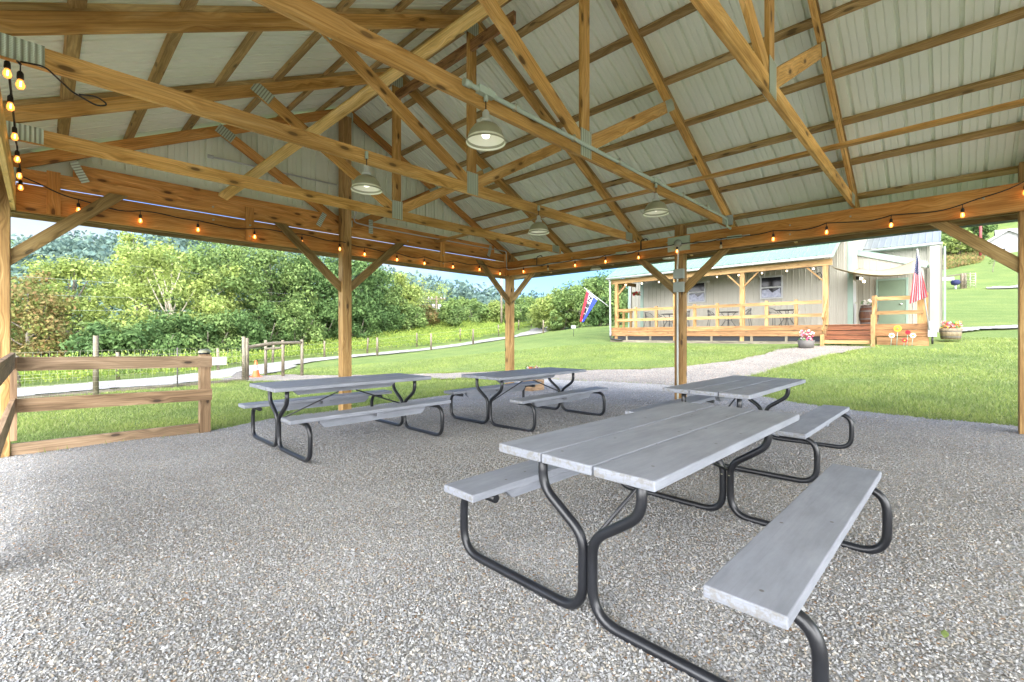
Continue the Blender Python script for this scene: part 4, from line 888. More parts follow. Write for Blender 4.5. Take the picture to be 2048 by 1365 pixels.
# lights on the porch
pl_ = thing('porch_string_lights', 'small white bulbs strung under the porch beam', 'string lights', (22.8, 8, 4.05))
MB().tube([(22.72, 3.9 + .33 * i, 4.06 - .03 * (i % 2)) for i in range(30)], .006, 5).build('cord', 'cord', pl_)
for i in range(10): MB().lathe([(0, 0), (.03, -.03), (.03, -.06), (0, -.08)], (22.72, 4.2 + i * .99, 4.03), 8).build('bulb', 'warm', pl_)
wl = thing('wall_lantern', 'pair of warm lit bulbs beside the white door under the sail', 'lamp', (25.9, 2.95, 3.7))
for dz, dy in ((0, 0), (-.14, -.1)): MB().lathe([(0, .06), (.05, .03), (.06, 0), (.04, -.05), (0, -.06)], (25.9, 2.95 + dy, 3.75 + dz), 12).build('bulb', 'warm', wl)
MB().box((25.85, 3.02, 3.70), (25.95, 3.15, 3.86)).build('bracket', 'black', wl)

# patio furniture on the porch
def ring(c, rx, ry, n=24, a0=0, a1=2 * PI): return [(c[0] + rx * math.cos(a0 + (a1 - a0) * k / n), c[1] + ry * math.sin(a0 + (a1 - a0) * k / n), c[2]) for k in range(n + (0 if abs(a1 - a0 - 2 * PI) < 1e-6 else 1))]
def bistro():
    t = thing('bistro_table', '', 'table'); m = MB()
    m.lathe([(0, .72), (.46, .72), (.47, .735), (.46, .75), (0, .75)], n=28).build('tabletop', 'black', t)
    for k in range(4):
        a = k * PI / 2 + .4; c, s = math.cos(a), math.sin(a)
        MB().tube(fillet([(c * .34, s * .34, .72), (c * .16, s * .16, .5), (c * .14, s * .14, .3), (c * .34, s * .34, .0)], .2, 6), .014, 6).build('leg', 'black', t)
    MB().tube(ring((0, 0, .33), .15, .15, 18), .008, 5, closed=True).build('ring_brace', 'black', t)
    return t
def patio_chair():
    t = thing('patio_chair', '', 'chair')
    m = MB(); m.tube(ring((0, 0, .45), .24, .24, 22), .012, 6, closed=True)
    for k in range(-5, 6):
        y = k * .042; l = math.sqrt(max(.24 ** 2 - y * y, 0)); m.tube([(-l, y, .45), (l, y, .45)], .004, 4); m.tube([(y, -l, .451), (y, l, .451)], .004, 4)
    m.build('seat', 'black', t)
    b = MB(); arc = [(.26 * math.cos(a), .30 * math.sin(a), .62 + .26 * max(0, math.cos(a)) ** .6) for a in np.linspace(-1.9, 1.9, 26)]
    b.tube(arc, .013, 6)
    for k in range(3, 23):
        p = arc[k]; b.tube([p, (p[0] * .92, p[1] * .78, .46)], .0045, 4)
    for z in (.55, .65): b.tube([(.26 * math.cos(a), .29 * math.sin(a), z) for a in np.linspace(-1.2, 1.2, 14)], .0045, 4)
    b.build('backrest', 'black', t)
    for sx in (-1, 1):
        for sy in (-1, 1): MB().tube([(sx * .17, sy * .17, .45), (sx * .24, sy * .25, 0)], .012, 6).build('leg', 'black', t)
    return t
bt0 = bistro(); ch0 = patio_chair()
for i, (y, lb) in enumerate(((11.2, 'black bistro table behind the left part of the porch railing'), (8.1, 'black bistro table in the middle of the porch, between the two windows'), (5.5, 'black bistro table at the right of the porch below the right window'))):
    o = bt0 if i == 0 else copy_tree(bt0); o.location = (24.1, y, DZ); tag(o, lb, 'table', 'bistro tables on the porch')
for i, (y, rz, lb) in enumerate(((12.35, 1.4, 'leftmost black wire patio chair on the porch'), (11.75, 2.0, 'black wire patio chair just left of the left bistro table'), (10.35, -1.3, 'black wire patio chair right of the left bistro table, by the left window'),
        (8.85, 1.7, 'black wire patio chair left of the middle bistro table'), (7.3, -1.5, 'black wire patio chair right of the middle bistro table'), (6.05, 1.2, 'black wire patio chair left of the right bistro table'))):
    o = ch0 if i == 0 else copy_tree(ch0); o.location = (24.1, y, DZ); o.rotation_euler.z = rz; tag(o, lb, 'chair', 'wire chairs on the porch')
# small stuff on the wall
o = MB().lathe([(0, .2), (.09, .17), (.11, .1), (.08, .02), (0, 0)], (24.9, 9.42, 3.95), 12).build('hanging_lantern', 'white'); tag(o, 'small white lantern hanging under the porch roof near the left window', 'lantern')
hb = thing('hanging_basket', 'red flowered hanging basket at the left end of the porch', 'hanging basket', (24.2, 13.3, 3.6))

# ------------------------------------------------------------------ flowers and planters
def blossoms(mb_list, c, r, n, size, cols, zsq=.8):
    """clusters of petals and leaves; returns meshes per colour"""
    V = {k: ([], []) for k in cols + ['fl_green']}
    for i in range(n):
        k = random.choice(cols + ['fl_green']); v, f = V[k]
        a = random.uniform(0, 2 * PI); rr = r * math.sqrt(random.random()); z = zsq * r * random.random()
        p = Vector((c[0] + rr * math.cos(a), c[1] + rr * math.sin(a), c[2] + z)); nn_ = Vector((random.gauss(0, 1), random.gauss(0, 1), random.random() + .5)).normalized()
        s = size * random.uniform(.6, 1.2); u = nn_.orthogonal().normalized(); w_ = nn_.cross(u)
        for q in range(5):
            a0 = q * 2 * PI / 5; d = u * math.cos(a0) + w_ * math.sin(a0); e = nn_.cross(d); b = len(v)
            v += [tuple(p), tuple(p + d * s * .6 + e * s * .32 + nn_ * s * .2), tuple(p + d * s + nn_ * s * .25), tuple(p + d * s * .6 - e * s * .32 + nn_ * s * .2)]; f.append((b, b + 1, b + 2, b + 3))
    return V
def planter(name, label, cat, c, pot, mat, r, n, size, cols, zs=.8, top=0):
    t = thing(name, label, cat, c); pot(t)
    V = blossoms(None, (c[0], c[1], c[2] + top), r, n, size, cols, zs)
    for k, (v, f) in V.items():
        if f: np_mesh('foliage' if k == 'fl_green' else 'flowers', v, f, k, t)
    return t
def tub(r0, r1, h, mat, bands=True):
    def fn(t):
        c = org(t); MB().lathe([(0, 0), (r0, 0), (r1, h), (r1 - .03, h), (r1 - .04, h - .04), (0, h - .04)], c, 28).build('tub', mat, t)
        if bands:
            for s in (.22, .75): MB().lathe([(r0 + (r1 - r0) * s + .004, h * s - .02), (r0 + (r1 - r0) * s + .008, h * s + .02)], c, 28).build('hoop', 'pot', t)
    return fn
planter('flower_tub', 'dark grey tub of pink and white flowers beside the porch steps', 'planter', (21.1, 4.15, g1(21.1, 4.15)), tub(.24, .30, .34, 'pot', False), 'pot', .24, 120, .06, ['fl_pink', 'fl_white', 'fl_pink'], 1.5, .36)
planter('barrel_planter', 'grey half barrel of mixed flowers right of the porch deck', 'planter', (24.2, .02, g1(24.2, .02) + .1), tub(.28, .33, .42, 'greybarrel'), 'greybarrel', .30, 150, .065, ['fl_pink', 'fl_yellow', 'fl_white', 'fl_orange'], .8, .42)
def barrel(t):
    c = org(t); MB().lathe([(0, 0), (.28, 0), (.34, .3), (.35, .45), (.33, .65), (.28, .88), (.26, .86), (0, .86)], c, 28).build('barrel', 'barrel', t)
    for z, r in ((.1, .305), (.28, .34), (.62, .337), (.8, .30)): MB().lathe([(r, z - .025), (r + .006, z), (r, z + .025)], c, 28).build('hoop', 'pot', t)
planter('whiskey_barrel', 'dark brown wooden barrel with white flowers on top beside the white door', 'barrel', (25.3, 2.62, DZ), barrel, 'barrel', .26, 60, .07, ['fl_white'], .9, .86)
def wb(t):
    c = org(t); m = MB()
    for s in (-1, 1): m.box((c.x - .19, c.y + s * .19 - .02, c.z - .02), (c.x + .19, c.y + s * .19 + .02, c.z + .26)); m.box((c.x + s * .21 - .018, c.y - .21, c.z - .02), (c.x + s * .21 + .018, c.y + .21, c.z + .262))
    m.box((c.x - .19, c.y - .17, c.z + .2), (c.x + .19, c.y + .17, c.z + .22)); m.build('wooden_box', 'wbox', t)
planter('flower_box', 'square wooden planter box of peach and white flowers behind the farthest table', 'planter', (8.95, 7.9, -.25), wb, 'wbox', .19, 90, .06, ['fl_orange', 'fl_white', 'fl_pink', 'fl_white'], 1.5, .30)
hbv = blossoms(None, (24.2, 13.3, 3.5), .22, 60, .08, ['fl_red'], .8)
for k, (v, f) in hbv.items(): np_mesh('foliage' if k == 'fl_green' else 'flowers', v, f, k, hb)
MB().tube([(24.2, 13.3, 3.7), (24.2, 13.3, 4.2)], .006, 5).build('hanger', 'cord', hb)
# metal flower ornaments by the steps
for i, (y, z, s, colr, cc, lb) in enumerate(((1.45, 1.42, .12, 'fl_yellow', 'fl_orange', 'yellow metal flower ornament, tallest beside the steps'), (1.62, 1.16, .09, 'fl_white', 'fl_yellow', 'white metal flower ornament nearest the steps'),
        (1.16, 1.28, .08, 'fl_red', 'fl_red', 'red metal flower ornament right of the yellow one'), (1.02, 1.16, .09, 'fl_white', 'fl_yellow', 'white metal flower ornament farthest from the steps'), (1.25, .98, .08, 'fl_red', 'fl_yellow', 'low red metal flower ornament near the ground'))):
    X0 = 22.3; t = thing('garden_flower', lb, 'garden ornament', (X0, y, g1(X0, y)), 'metal flowers beside the steps'); m = MB()
    for q in range(8):
        a = q * PI / 4; cy_, cz_ = y + math.cos(a) * s * .62, z + math.sin(a) * s * .62
        pts = [(X0 - .01 - .02 * (k % 2), cy_ + math.cos(a + b) * s * .42, cz_ + math.sin(a + b) * s * .42) for k, b in enumerate(np.linspace(0, 2 * PI, 9)[:-1])]
        m.face(pts)
        m.face([(p[0] + .012, p[1], p[2]) for p in reversed(pts)])
    m.build('petals', colr, t); MB().lathe([(0, .03), (.35 * s, .02), (.38 * s, 0), (0, -.02)], (0, 0, 0), 12)
    mc = MB(); mc.tube([(X0 - .045, y, z), (X0 + .0, y, z)], .33 * s, 12); mc.build('flower_centre', cc, t)
    MB().tube([(X0 + .02, y, z), (X0 + .02, y + .03, g1(X0, y))], .012, 5).build('stem', 'green', t)
# electric box and flag
eb = thing('meter_box', 'white electrical box on the right corner of the porch deck', 'electrical box', (22.5, .5, 1.1))
MB().box((22.55, .38, 1.12), (22.68, .62, 1.68)).build('box', 'white', eb); MB().tube([(22.6, .5, 1.12), (22.6, .5, .85)], .03, 8).build('pipe', 'cord', eb)
def flag(name, label, cat, pole, TL, TR_, BL, BR, ncol, nrow, cellmat, mats, folds=3, amp=.05, N=None):
    """TL,TR_: hoist ends; BL,BR: matching fly ends; grid ncol along fly, nrow along hoist"""
    t = thing(name, label, cat, pole[0]); TL, TR_, BL, BR = map(Vector, (TL, TR_, BL, BR))
    N = Vector(N or (-1, 0, 0)).normalized(); V = []; F = []; mi = []
    def P(u, v):
        h = TL.lerp(TR_, v); f = BL.lerp(BR, v); p = h.lerp(f, u); p += N * (amp * (.3 + u) * math.sin(v * folds * 2 * PI + u * 2.2)); return p
    for i in range(ncol + 1):
        for j in range(nrow + 1): V.append(tuple(P(i / ncol, j / nrow)))
    for i in range(ncol):
        for j in range(nrow): a = i * (nrow + 1) + j; F.append((a, a + 1, a + nrow + 2, a + nrow + 1)); mi.append(cellmat((i + .5) / ncol, (j + .5) / nrow))
    o = np_mesh('flag_cloth', V, F, mats, t, True, mi); s = o.modifiers.new('t', 'SOLIDIFY'); s.thickness = .006; s.offset = 0
    MB().tube(pole, .022, 8).build('flag_pole', 'white', t)
    return t, P, N, o
def uscell(u, v):
    return 2 if (u < .42 and v < 7 / 13) else (0 if int(v * 13) % 2 == 0 else 1)
t, P, N, fo = flag('national_flag', 'red white and blue striped flag with stars on a white pole at the deck corner', 'flag',
    [(22.55, .58, 1.35), (22.25, .90, 4.33)], (22.27, .90, 4.28), (22.33, .84, 3.80), (22.2, 1.10, 2.33), (22.3, .62, 2.55), 60, 39, uscell, ['red', 'wcloth', 'navy'], 2.0, .07)
st = MB()
for r_ in range(9):
    for c_ in range(6 if r_ % 2 == 0 else 5):
        v = (r_ + 1) / 10 * 7 / 13; u = ((c_ * 2 + 1 + (r_ % 2)) / 12) * .42
        for sg in (-1, 1):
            p = P(u, v) + N * (.008 * sg); du = (P(u + .01, v) - P(u, v)).normalized(); dv = (P(u, v + .01) - P(u, v)).normalized()
            pts = [p + (du * math.cos(a) + dv * math.sin(a)) * (.024 if k % 2 == 0 else .010) for k, a in enumerate(np.linspace(0, 2 * PI, 11)[:-1])]
            st.face(pts if sg < 0 else pts[::-1])
st.build('stars', 'wcloth', fo)
# OPEN flag at the left end of the porch
def opencell(u, v):
    return 1 if (u < .03) else (0 if v < .27 else (1 if v < .62 else 2))
t, P, N, fo = flag('open_flag', 'red white and blue cloth flag reading OPEN hanging from an angled white pole', 'flag',
    [(22.55, 14.1, 2.82), (22.25, 15.58, 3.98)], (22.28, 15.42, 3.83), (22.38, 14.72, 3.22), (22.1, 15.75, 1.98), (22.15, 15.55, 1.93), 40, 22, opencell, ['red', 'wcloth', 'blue'], 1.2, .05)
GL = {'O': [[(0, .15), (0, .85), (.2, 1), (.8, 1), (1, .85), (1, .15), (.8, 0), (.2, 0), (0, .15)]], 'P': [[(0, 0), (0, 1), (.8, 1), (1, .85), (1, .6), (.8, .48), (0, .48)]],
      'E': [[(1, 1), (0, 1), (0, 0), (1, 0)], [(0, .5), (.8, .5)]], 'N': [[(0, 0), (0, 1), (1, 0), (1, 1)]]}
lt = MB()
for li, ch in enumerate('NEPO'):
    u0 = .10 + li * .21; wd = .15
    for stk in GL[ch]:
        dn = []
        for a, b in zip(stk[:-1], stk[1:]):
            for k in range(6): s = k / 6; dn.append((a[0] + (b[0] - a[0]) * s, a[1] + (b[1] - a[1]) * s))
        dn.append(stk[-1]); 
        for sg in (-1, 1):
            # letter x runs toward the hoist, letter y toward the red stripe
            pts = [P(u0 + wd * (1 - q[0]), .56 - .24 * q[1]) + N * (.022 * sg) for q in dn]
            lt.tube(pts, .030, 5)
lt.build('lettering', 'black', fo)

# ------------------------------------------------------------------ trees
def crown(name, c, rx, ry, rz, nl, npl, leaf, mat, parent, seed, lump=.34, hollow=.45):
    leaf *= .74; npl = int(npl * 1.7)
    g = np.random.default_rng(seed)
    # lump centres spread through an ellipsoid, denser outward
    d = g.normal(size=(nl, 3)); d /= np.linalg.norm(d, axis=1)[:, None]; rr = (hollow + (1 - hollow) * g.random(nl)) ** .8
    L_ = d * rr[:, None] * np.array([rx, ry, rz]) * (1 - lump * .35); L_[:, 2] *= (1 - .12 * (L_[:, 2] < 0))
    lr = lump * min(rx, rz) * g.uniform(.55, 1.25, nl)
    n = nl * npl; li = np.repeat(np.arange(nl), npl)
    e = g.normal(size=(n, 3)); e /= np.linalg.norm(e, axis=1)[:, None]; er = g.random(n) ** .45
    off = e * (er * lr[li])[:, None]; off[:, 2] *= .75
    p = L_[li] + off + np.array(c)
    nrm = e + g.normal(0, .6, (n, 3)) + np.array([0, 0, .4]); nrm /= np.linalg.norm(nrm, axis=1)[:, None]
    a = np.cross(nrm, g.normal(size=(n, 3))); a /= np.linalg.norm(a, axis=1)[:, None]; b = np.cross(nrm, a)
    s = leaf * g.uniform(.55, 1.35, n)[:, None]
    V = np.stack([p - a * s, p + b * s * .5, p + a * s, p - b * s * .5], 1).reshape(-1, 3)
    F = np.arange(n * 4).reshape(-1, 4)
    return np_mesh(name, V, F, mat, parent), L_ + np.array(c)
def tree(kind, label, cat, x, y, h, rx, mat, seed, rz=None, base=None, leaf=.2, nl=46, npl=110, bark='bark', group=None, tr=None, hollow=.45, lump=.34, limbs=14, z=None):
    z0 = g1(x, y) - .1 if z is None else z; rz = rz or h * .42; t = thing(kind, label, cat, (x, y, z0), group); cz = z0 + h - rz
    cr, LC = crown('crown', (x, y, cz), rx, rx, rz, nl, npl, leaf, mat, t, seed, lump, hollow)
    rnd = random.Random(seed); m = MB(); r0 = tr or h * .022
    top = Vector((x + rnd.uniform(-.3, .3), y + rnd.uniform(-.3, .3), cz + rz * .55)); base_ = Vector((x, y, z0)); pts = []
    for k in range(9):
        s = k / 8; p = base_.lerp(top, s) + Vector((rnd.uniform(-1, 1), rnd.uniform(-1, 1), 0)) * .02 * h * math.sin(s * PI); pts.append(p)
    m.tube(pts, [r0 * (1.35 - s * .5 if s < .12 else 1.05 - .85 * s) for s in [k / 8 for k in range(9)]], 8)
    for k in range(min(limbs, len(LC))):
        q = Vector(LC[k]); zs = min(max((q.z - z0) * rnd.uniform(.45, .75), h * .12), (top.z - z0) * .9); s = zs / (top.z - z0); a = base_.lerp(top, s)
        mid = a.lerp(q, .5) + Vector((0, 0, -.06 * h * rnd.random())); m.tube([a, a.lerp(mid, .5) + Vector((0, 0, -.02 * h)), mid, q], [r0 * .5 * (1 - s * .5), r0 * .38, r0 * .26, r0 * .08], 5)
    m.build('trunk', bark, t); return t
def px(p, d):
    """world X,Y for a viewing direction (photo column) and depth, used to lay out the tree line"""
    u = (p - 1024) / FPX; return (d * (math.cos(YAW) + u * math.sin(YAW)), d * (math.sin(YAW) - u * math.cos(YAW)))
TG = 'trees along the field edge'
specs = [ # column, depth, height, crown radius, material, label, options
 (66, 27, 8.4, 2.7, 'lf_brown', 'autumn tinted brown and green tree at the far left beside the post', dict(nl=60, npl=80, leaf=.15, hollow=.3, rz=4.4)),
 (138, 33, 10.0, 3.0, 'lf_yel', 'yellow green tree leaning behind the brown tinted one', dict(nl=44, npl=110, leaf=.17, rz=3.8)),
 (-60, 30, 11, 4.2, 'lf_mid', 'green tree outside the left post', dict()),
 (335, 33, 13.5, 5.2, 'lf_yel', 'big pale barked yellow green tree with bare limbs showing', dict(nl=85, npl=110, leaf=.17, bark='palebark', rz=6.2, tr=.17, hollow=.35, limbs=20, lump=.26)),
 (278, 40, 13.5, 3.2, 'lf_yel', 'tall narrow yellow green tree top left of the big pale barked tree', dict(leaf=.19, rz=4.5)),
 (455, 38, 13.5, 4.6, 'lf_mid', 'tall mid green tree right of the big pale barked tree', dict(leaf=.2, rz=6.2, nl=60)),
 (540, 41, 14.5, 4.8, 'lf_mid', 'tall green tree with feathery top left of the middle post', dict(leaf=.2, rz=6.6, nl=60)),
 (625, 44, 14.5, 5.0, 'lf_dark', 'dark green tree directly behind the middle post brace', dict(leaf=.22, rz=6.8, nl=60)),
 (700, 46, 14.0, 4.6, 'lf_dark', 'tall dark green tree just right of the middle post', dict(leaf=.22, rz=6.6, nl=64)),
 (752, 50, 11.0, 3.4, 'lf_mid', 'rounded green tree right of the tall dark tree', dict(leaf=.2, rz=5.2)),
 (800, 54, 11.0, 3.0, 'lf_yel', 'upright bright green tree between the dark tree and the bare topped tree', dict(leaf=.2, rz=5.2, nl=60)),
 (855, 62, 11.5, 4.4, 'lf_yel', 'thin topped pale yellow green tree behind the utility pole', dict(leaf=.17, rz=5.6, nl=50, npl=60, hollow=.3, limbs=24)),
 (925, 70, 8.5, 4.2, 'lf_mid', 'low rounded green tree right of the utility pole', dict(leaf=.22, rz=4.0)),
 (965, 78, 9.5, 4.6, 'lf_haze', 'dull green tree group left of the corner post', dict(leaf=.24, rz=4.4)),
 (1010, 84, 10.0, 4.8, 'lf_haze', 'grey green tree behind the corner post', dict(leaf=.24, rz=4.6)),
 (1068, 74, 9.5, 4.4, 'lf_mid', 'green tree between the corner post and the flag tree', dict(leaf=.22)),
 (1110, 52, 8.0, 3.4, 'lf_yel', 'yellow green tree at the left of the flag tree', dict(leaf=.18, rz=3.9, nl=56)),
 (1160, 50, 10.0, 4.0, 'lf_mid', 'broad green tree right behind the OPEN flag', dict(leaf=.18, rz=5.0, nl=70)),
 (1215, 52, 11.0, 4.2, 'lf_dark', 'dark green tree behind the left end of the porch', dict(leaf=.2, rz=5.2, nl=60)),
 (1265, 60, 12.0, 4.5, 'lf_mid', 'tall green tree behind the shop building', dict(leaf=.22)),
]
SKY = {66: 535, 138: 503, -60: 470, 335: 468, 278: 462, 455: 470, 540: 480, 625: 488, 700: 500, 752: 532, 800: 545, 855: 555, 925: 592, 965: 600, 1010: 594, 1068: 590, 1110: 575, 1160: 552, 1215: 542, 1265: 535}
for i, (c_, d_, h_, r_, m_, lb, op) in enumerate(specs):
    x_, y_ = px(c_, d_); k_ = h_; h_ = (CY - SKY[c_]) * d_ / FPX + EYE - g1(x_, y_) + .2; op = dict(op); op['rz'] = op.get('rz', k_ * .42) * h_ / k_ * 1.08; tree('broadleaf_tree', lb, 'tree', x_, y_, h_, r_, m_, 100 + i, group=TG, **op)
# bushes along the tree line base
BG = 'bushes at the foot of the trees'
bs = [(40, 28, 3.2, 2.0, 'lf_brown'), (118, 28, 2.6, 1.9, 'lf_brown'), (200, 27, 3.0, 2.2, 'lf_dark'), (250, 29, 3.4, 2.3, 'lf_mid'), (305, 28, 3.6, 2.4, 'lf_dark'), (360, 30, 3.8, 2.4, 'lf_dark'), (415, 31, 3.8, 2.4, 'lf_mid'), (470, 33, 4.0, 2.6, 'lf_dark'), (530, 36, 4.4, 2.8, 'lf_dark'),
      (590, 38, 4.6, 2.8, 'lf_mid'), (640, 41, 4.8, 3.0, 'lf_dark'), (715, 43, 4.6, 2.8, 'lf_dark'), (765, 47, 4.4, 2.6, 'lf_dark'), (815, 52, 4.0, 2.6, 'lf_mid'), (850, 56, 3.8, 2.6, 'lf_brown'), (905, 56, 4.4, 1.9, 'lf_mid'), (950, 62, 3.8, 2.8, 'lf_mid'), (985, 62, 4.0, 1.8, 'lf_yel'),
      (1040, 62, 4.0, 3.0, 'lf_mid'), (1085, 56, 2.6, 2.2, 'lf_yel'), (1125, 50, 2.4, 2.2, 'lf_mid'), (1200, 44, 3.0, 1.8, 'lf_dark'), (1240, 44, 3.4, 2.0, 'lf_mid')]
wherel = ['at the far left', 'left of the first road fence post', 'behind the first road fence post', 'behind the second road fence post', 'under the pale barked tree, left side', 'under the pale barked tree', 'right of the pale barked trunk', 'behind the white sign', 'left of the log frame', 'behind the log frame', 'behind the middle post', 'just right of the middle post', 'under the dark tree', 'under the upright bright tree', 'left of the utility pole', 'cone shaped, right of the utility pole', 'between the poles', 'bright, left of the corner post', 'right of the corner post', 'beside the road bend', 'left of the OPEN flag', 'below the OPEN flag', 'beside the porch end']
for i, (c_, d_, h_, r_, m_) in enumerate(bs):
    x_, y_ = px(c_, d_); desc = {'lf_brown': 'brown tinted', 'lf_dark': 'dark green', 'lf_mid': 'mid green', 'lf_yel': 'yellow green'}[m_]
    z0 = g1(x_, y_); t = thing('bush', desc + ' bush ' + wherel[i], 'bush', (x_, y_, z0), BG)
    crown('foliage', (x_, y_, z0 + h_ * .46), r_, r_, h_ * .52, 26, 90, .14 + d_ * .0012, m_, t, 300 + i, .42, .4)
    m = MB()
    for k in range(4):
        a = k * 1.6 + i; m.tube([(x_, y_, z0 - .1), (x_ + math.cos(a) * r_ * .5, y_ + math.sin(a) * r_ * .5, z0 + h_ * .6)], [.05, .02], 5)
    m.build('stems', 'bark', t)
# small sapling and hillside trees at the right
for i, (c_, d_, h_, r_, m_, lb) in enumerate(((1902, 73, 5.0, 2.6, 'lf_mid', 'low green tree in the middle of the hillside bank'), (1940, 73, 5.6, 2.8, 'lf_dark', 'dark green tree at the right of the hillside bank'), (1918, 70, 3.6, 2.2, 'lf_yel', 'yellow green shrub low on the hillside bank'), (1885, 76, 5.5, 3.0, 'lf_dark', 'dark green bushy tree left on the hillside bank'), (1925, 82, 6.5, 3.6, 'lf_mid', 'green bushy tree on the hillside above the bank'), (1960, 92, 8, 4.2, 'lf_mid', 'green tree behind the white house'), (1860, 86, 8, 3.6, 'lf_mid', 'green tree behind the silver roof'), (2010, 100, 9, 4.5, 'lf_dark', 'dark tree high behind the white house'))):
    x_, y_ = px(c_, d_); tree('hillside_tree', lb, 'tree', x_, y_, h_, r_, m_, 500 + i, leaf=.26, nl=34, npl=90, group='trees on the right hillside')
x_, y_ = px(1985, 52); tree('sapling', 'tiny young tree on the lawn below the white house', 'tree', x_, y_, 2.6, .55, 'lf_mid', 555, leaf=.07, nl=12, npl=22, limbs=6, rz=.9, tr=.03)
# far wooded hills
def hillmesh(name, cols, d0, d1, z0f, z1f, nseg, mat, seed):
    n = len(cols); V = []; nr = 16
    for c_ in np.linspace(cols[0][0], cols[-1][0], nseg):
        zt_ = np.interp(c_, [q[0] for q in cols], [q[1] for q in cols])
        for k in range(nr):
            s = k / (nr - 1); d = d0 + (d1 - d0) * s; x, y = px(c_, d); top = EYE + (CY - zt_) * d1 / FPX
            b = float(gz(np.array([x]), np.array([y]))[0]) - 1 if s == 0 else 0
            zz = (1 - s) ** 1 * z0f + (top) * (math.sin(s * PI / 2) ** 1.1); V.append((x, y, zz))
    for c_ in np.linspace(cols[0][0], cols[-1][0], nseg): pass
    V = np.array(V).reshape(nseg, nr, 3); back = V[:, -1:, :] * np.array([1.5, 1.5, .2]); V = np.concatenate([V, back], 1); nr += 1
    V[:, :, 2] += (vnoise(V[:, :, 0], V[:, :, 1], 14, seed) - .5) * 3.0 * (np.arange(nr) > 2)
    idx = np.arange(nseg * nr).reshape(nseg, nr); F = np.stack([idx[:-1, :-1], idx[1:, :-1], idx[1:, 1:], idx[:-1, 1:]], -1).reshape(-1, 4)
    o = struct(np_mesh(name, V.reshape(-1, 3), F, mat, smooth=True)); return V
HC = [(-700, 560), (-300, 540), (0, 528), (100, 524), (200, 518), (300, 512), (420, 512), (520, 520), (700, 566), (790, 590), (860, 604), (930, 618), (1000, 634), (1100, 640), (1250, 630), (1500, 590), (1800, 540)]
Vh = hillmesh('hills', HC, 120, 190, -1.5, 0, 120, 'hill', 3)
def forest(name, V, n, hr, leaf, mat, label, seed, npl=70):
    g = np.random.default_rng(seed); ns, nr, _ = V.shape; i = g.uniform(0, ns - 1.01, n); j = g.uniform(1.2, nr - 2.01, n); ii = i.astype(int); jj = j.astype(int); fi = (i - ii)[:, None]; fj = (j - jj)[:, None]
    p = (V[ii, jj] * (1 - fi) + V[ii + 1, jj] * fi) * (1 - fj) + (V[ii, jj + 1] * (1 - fi) + V[ii + 1, jj + 1] * fi) * fj
    r = g.uniform(hr[0], hr[1], n); m = n * npl; li = np.repeat(np.arange(n), npl); e = g.normal(size=(m, 3)); e /= np.linalg.norm(e, axis=1)[:, None]; er = g.random(m) ** .35
    q = p[li] + e * (er * r[li])[:, None] * np.array([1, 1, 1.25]); q[:, 2] += r[li] * .9
    nrm = e + g.normal(0, .5, (m, 3)); nrm /= np.linalg.norm(nrm, axis=1)[:, None]; a = np.cross(nrm, g.normal(size=(m, 3))); a /= np.linalg.norm(a, axis=1)[:, None]; b = np.cross(nrm, a)
    s = leaf * g.uniform(.6, 1.3, m)[:, None]; VV = np.stack([q - a * s, q + b * s * .6, q + a * s, q - b * s * .6], 1).reshape(-1, 3)
    o = np_mesh(name, VV, np.arange(m * 4).reshape(-1, 4), mat); tag(o, label, 'forest', kind='stuff'); return o
forest('hillside_forest', Vh, 1500, (3.2, 5.6), .95, 'lf_haze', 'far haze tinted blue green forest covering the hill behind the field', 5, 80)
# right hillside scrub
hx, hy = np.meshgrid(np.linspace(1780, 2160, 24), np.linspace(74, 170, 14), indexing='ij'); PX, PY = px(hx, hy); PZ = gz(PX, PY)
forest('hillside_scrub', np.stack([PX, PY, PZ], -1), 520, (1.4, 3.4), .38, 'lf_mid', 'green scrub and trees covering the hillside behind the white house', 6, 60)
# goldenrod field and verge weeds beyond the road
FIELD = [(-30, 24.6), (-6, 25.2), (2.6, 26.6), (5.4, 27.6), (8.0, 31), (12.2, 33.6), (17, 34.6), (22, 34.2), (30, 33.8), (35.5, 35), (48, 42.2), (62, 48.6), (66, 56), (48, 58), (36, 54), (24, 50), (14, 42), (6, 36), (-30, 34)]
def weeds(n, poly, h0, h1, wd, name, label, seed, mat='weed'):
    g = np.random.default_rng(seed); P = np.array(poly); x = g.uniform(P[:, 0].min(), P[:, 0].max(), n); y = g.uniform(P[:, 1].min(), P[:, 1].max(), n); ok = inpoly(x, y, P); x, y = x[ok], y[ok]; n = len(x)
    z = gz(x, y); h = g.uniform(h0, h1, n) * (.6 + .8 * vnoise(x, y, 2.5, 6)); k = 5; V = []
    li = np.repeat(np.arange(n), k); m = n * k; t = g.random(m); a = g.uniform(0, PI, m); lean = g.normal(0, .12, (m, 2)) * h[li][:, None]
    c = np.stack([x[li] + lean[:, 0], y[li] + lean[:, 1], z[li] + h[li] * (.35 + .65 * t)], -1); s = wd * g.uniform(.6, 1.3, m); ax = np.stack([np.cos(a) * s, np.sin(a) * s, g.normal(0, .3, m) * s], -1); up = np.stack([g.normal(0, .3, m) * s, g.normal(0, .3, m) * s, s * 1.5], -1)
    V = np.stack([c - ax, c - up, c + ax, c + up], 1).reshape(-1, 3)
    o = np_mesh(name, V, np.arange(m * 4).reshape(-1, 4), mat); tag(o, label, 'weeds', kind='stuff')
weeds(80000, FIELD, .45, 1.0, .042, 'goldenrod_field', 'yellow green goldenrod field beyond the gravel road', 21)
BANK = [px(1868, 60), px(1962, 60), px(1975, 70), px(1960, 78), px(1868, 76)]
weeds(5200, BANK, .3, .8, .10, 'bank_weeds', 'dry brown and green weeds on the bank below the hillside trees', 22, 'lf_brown')
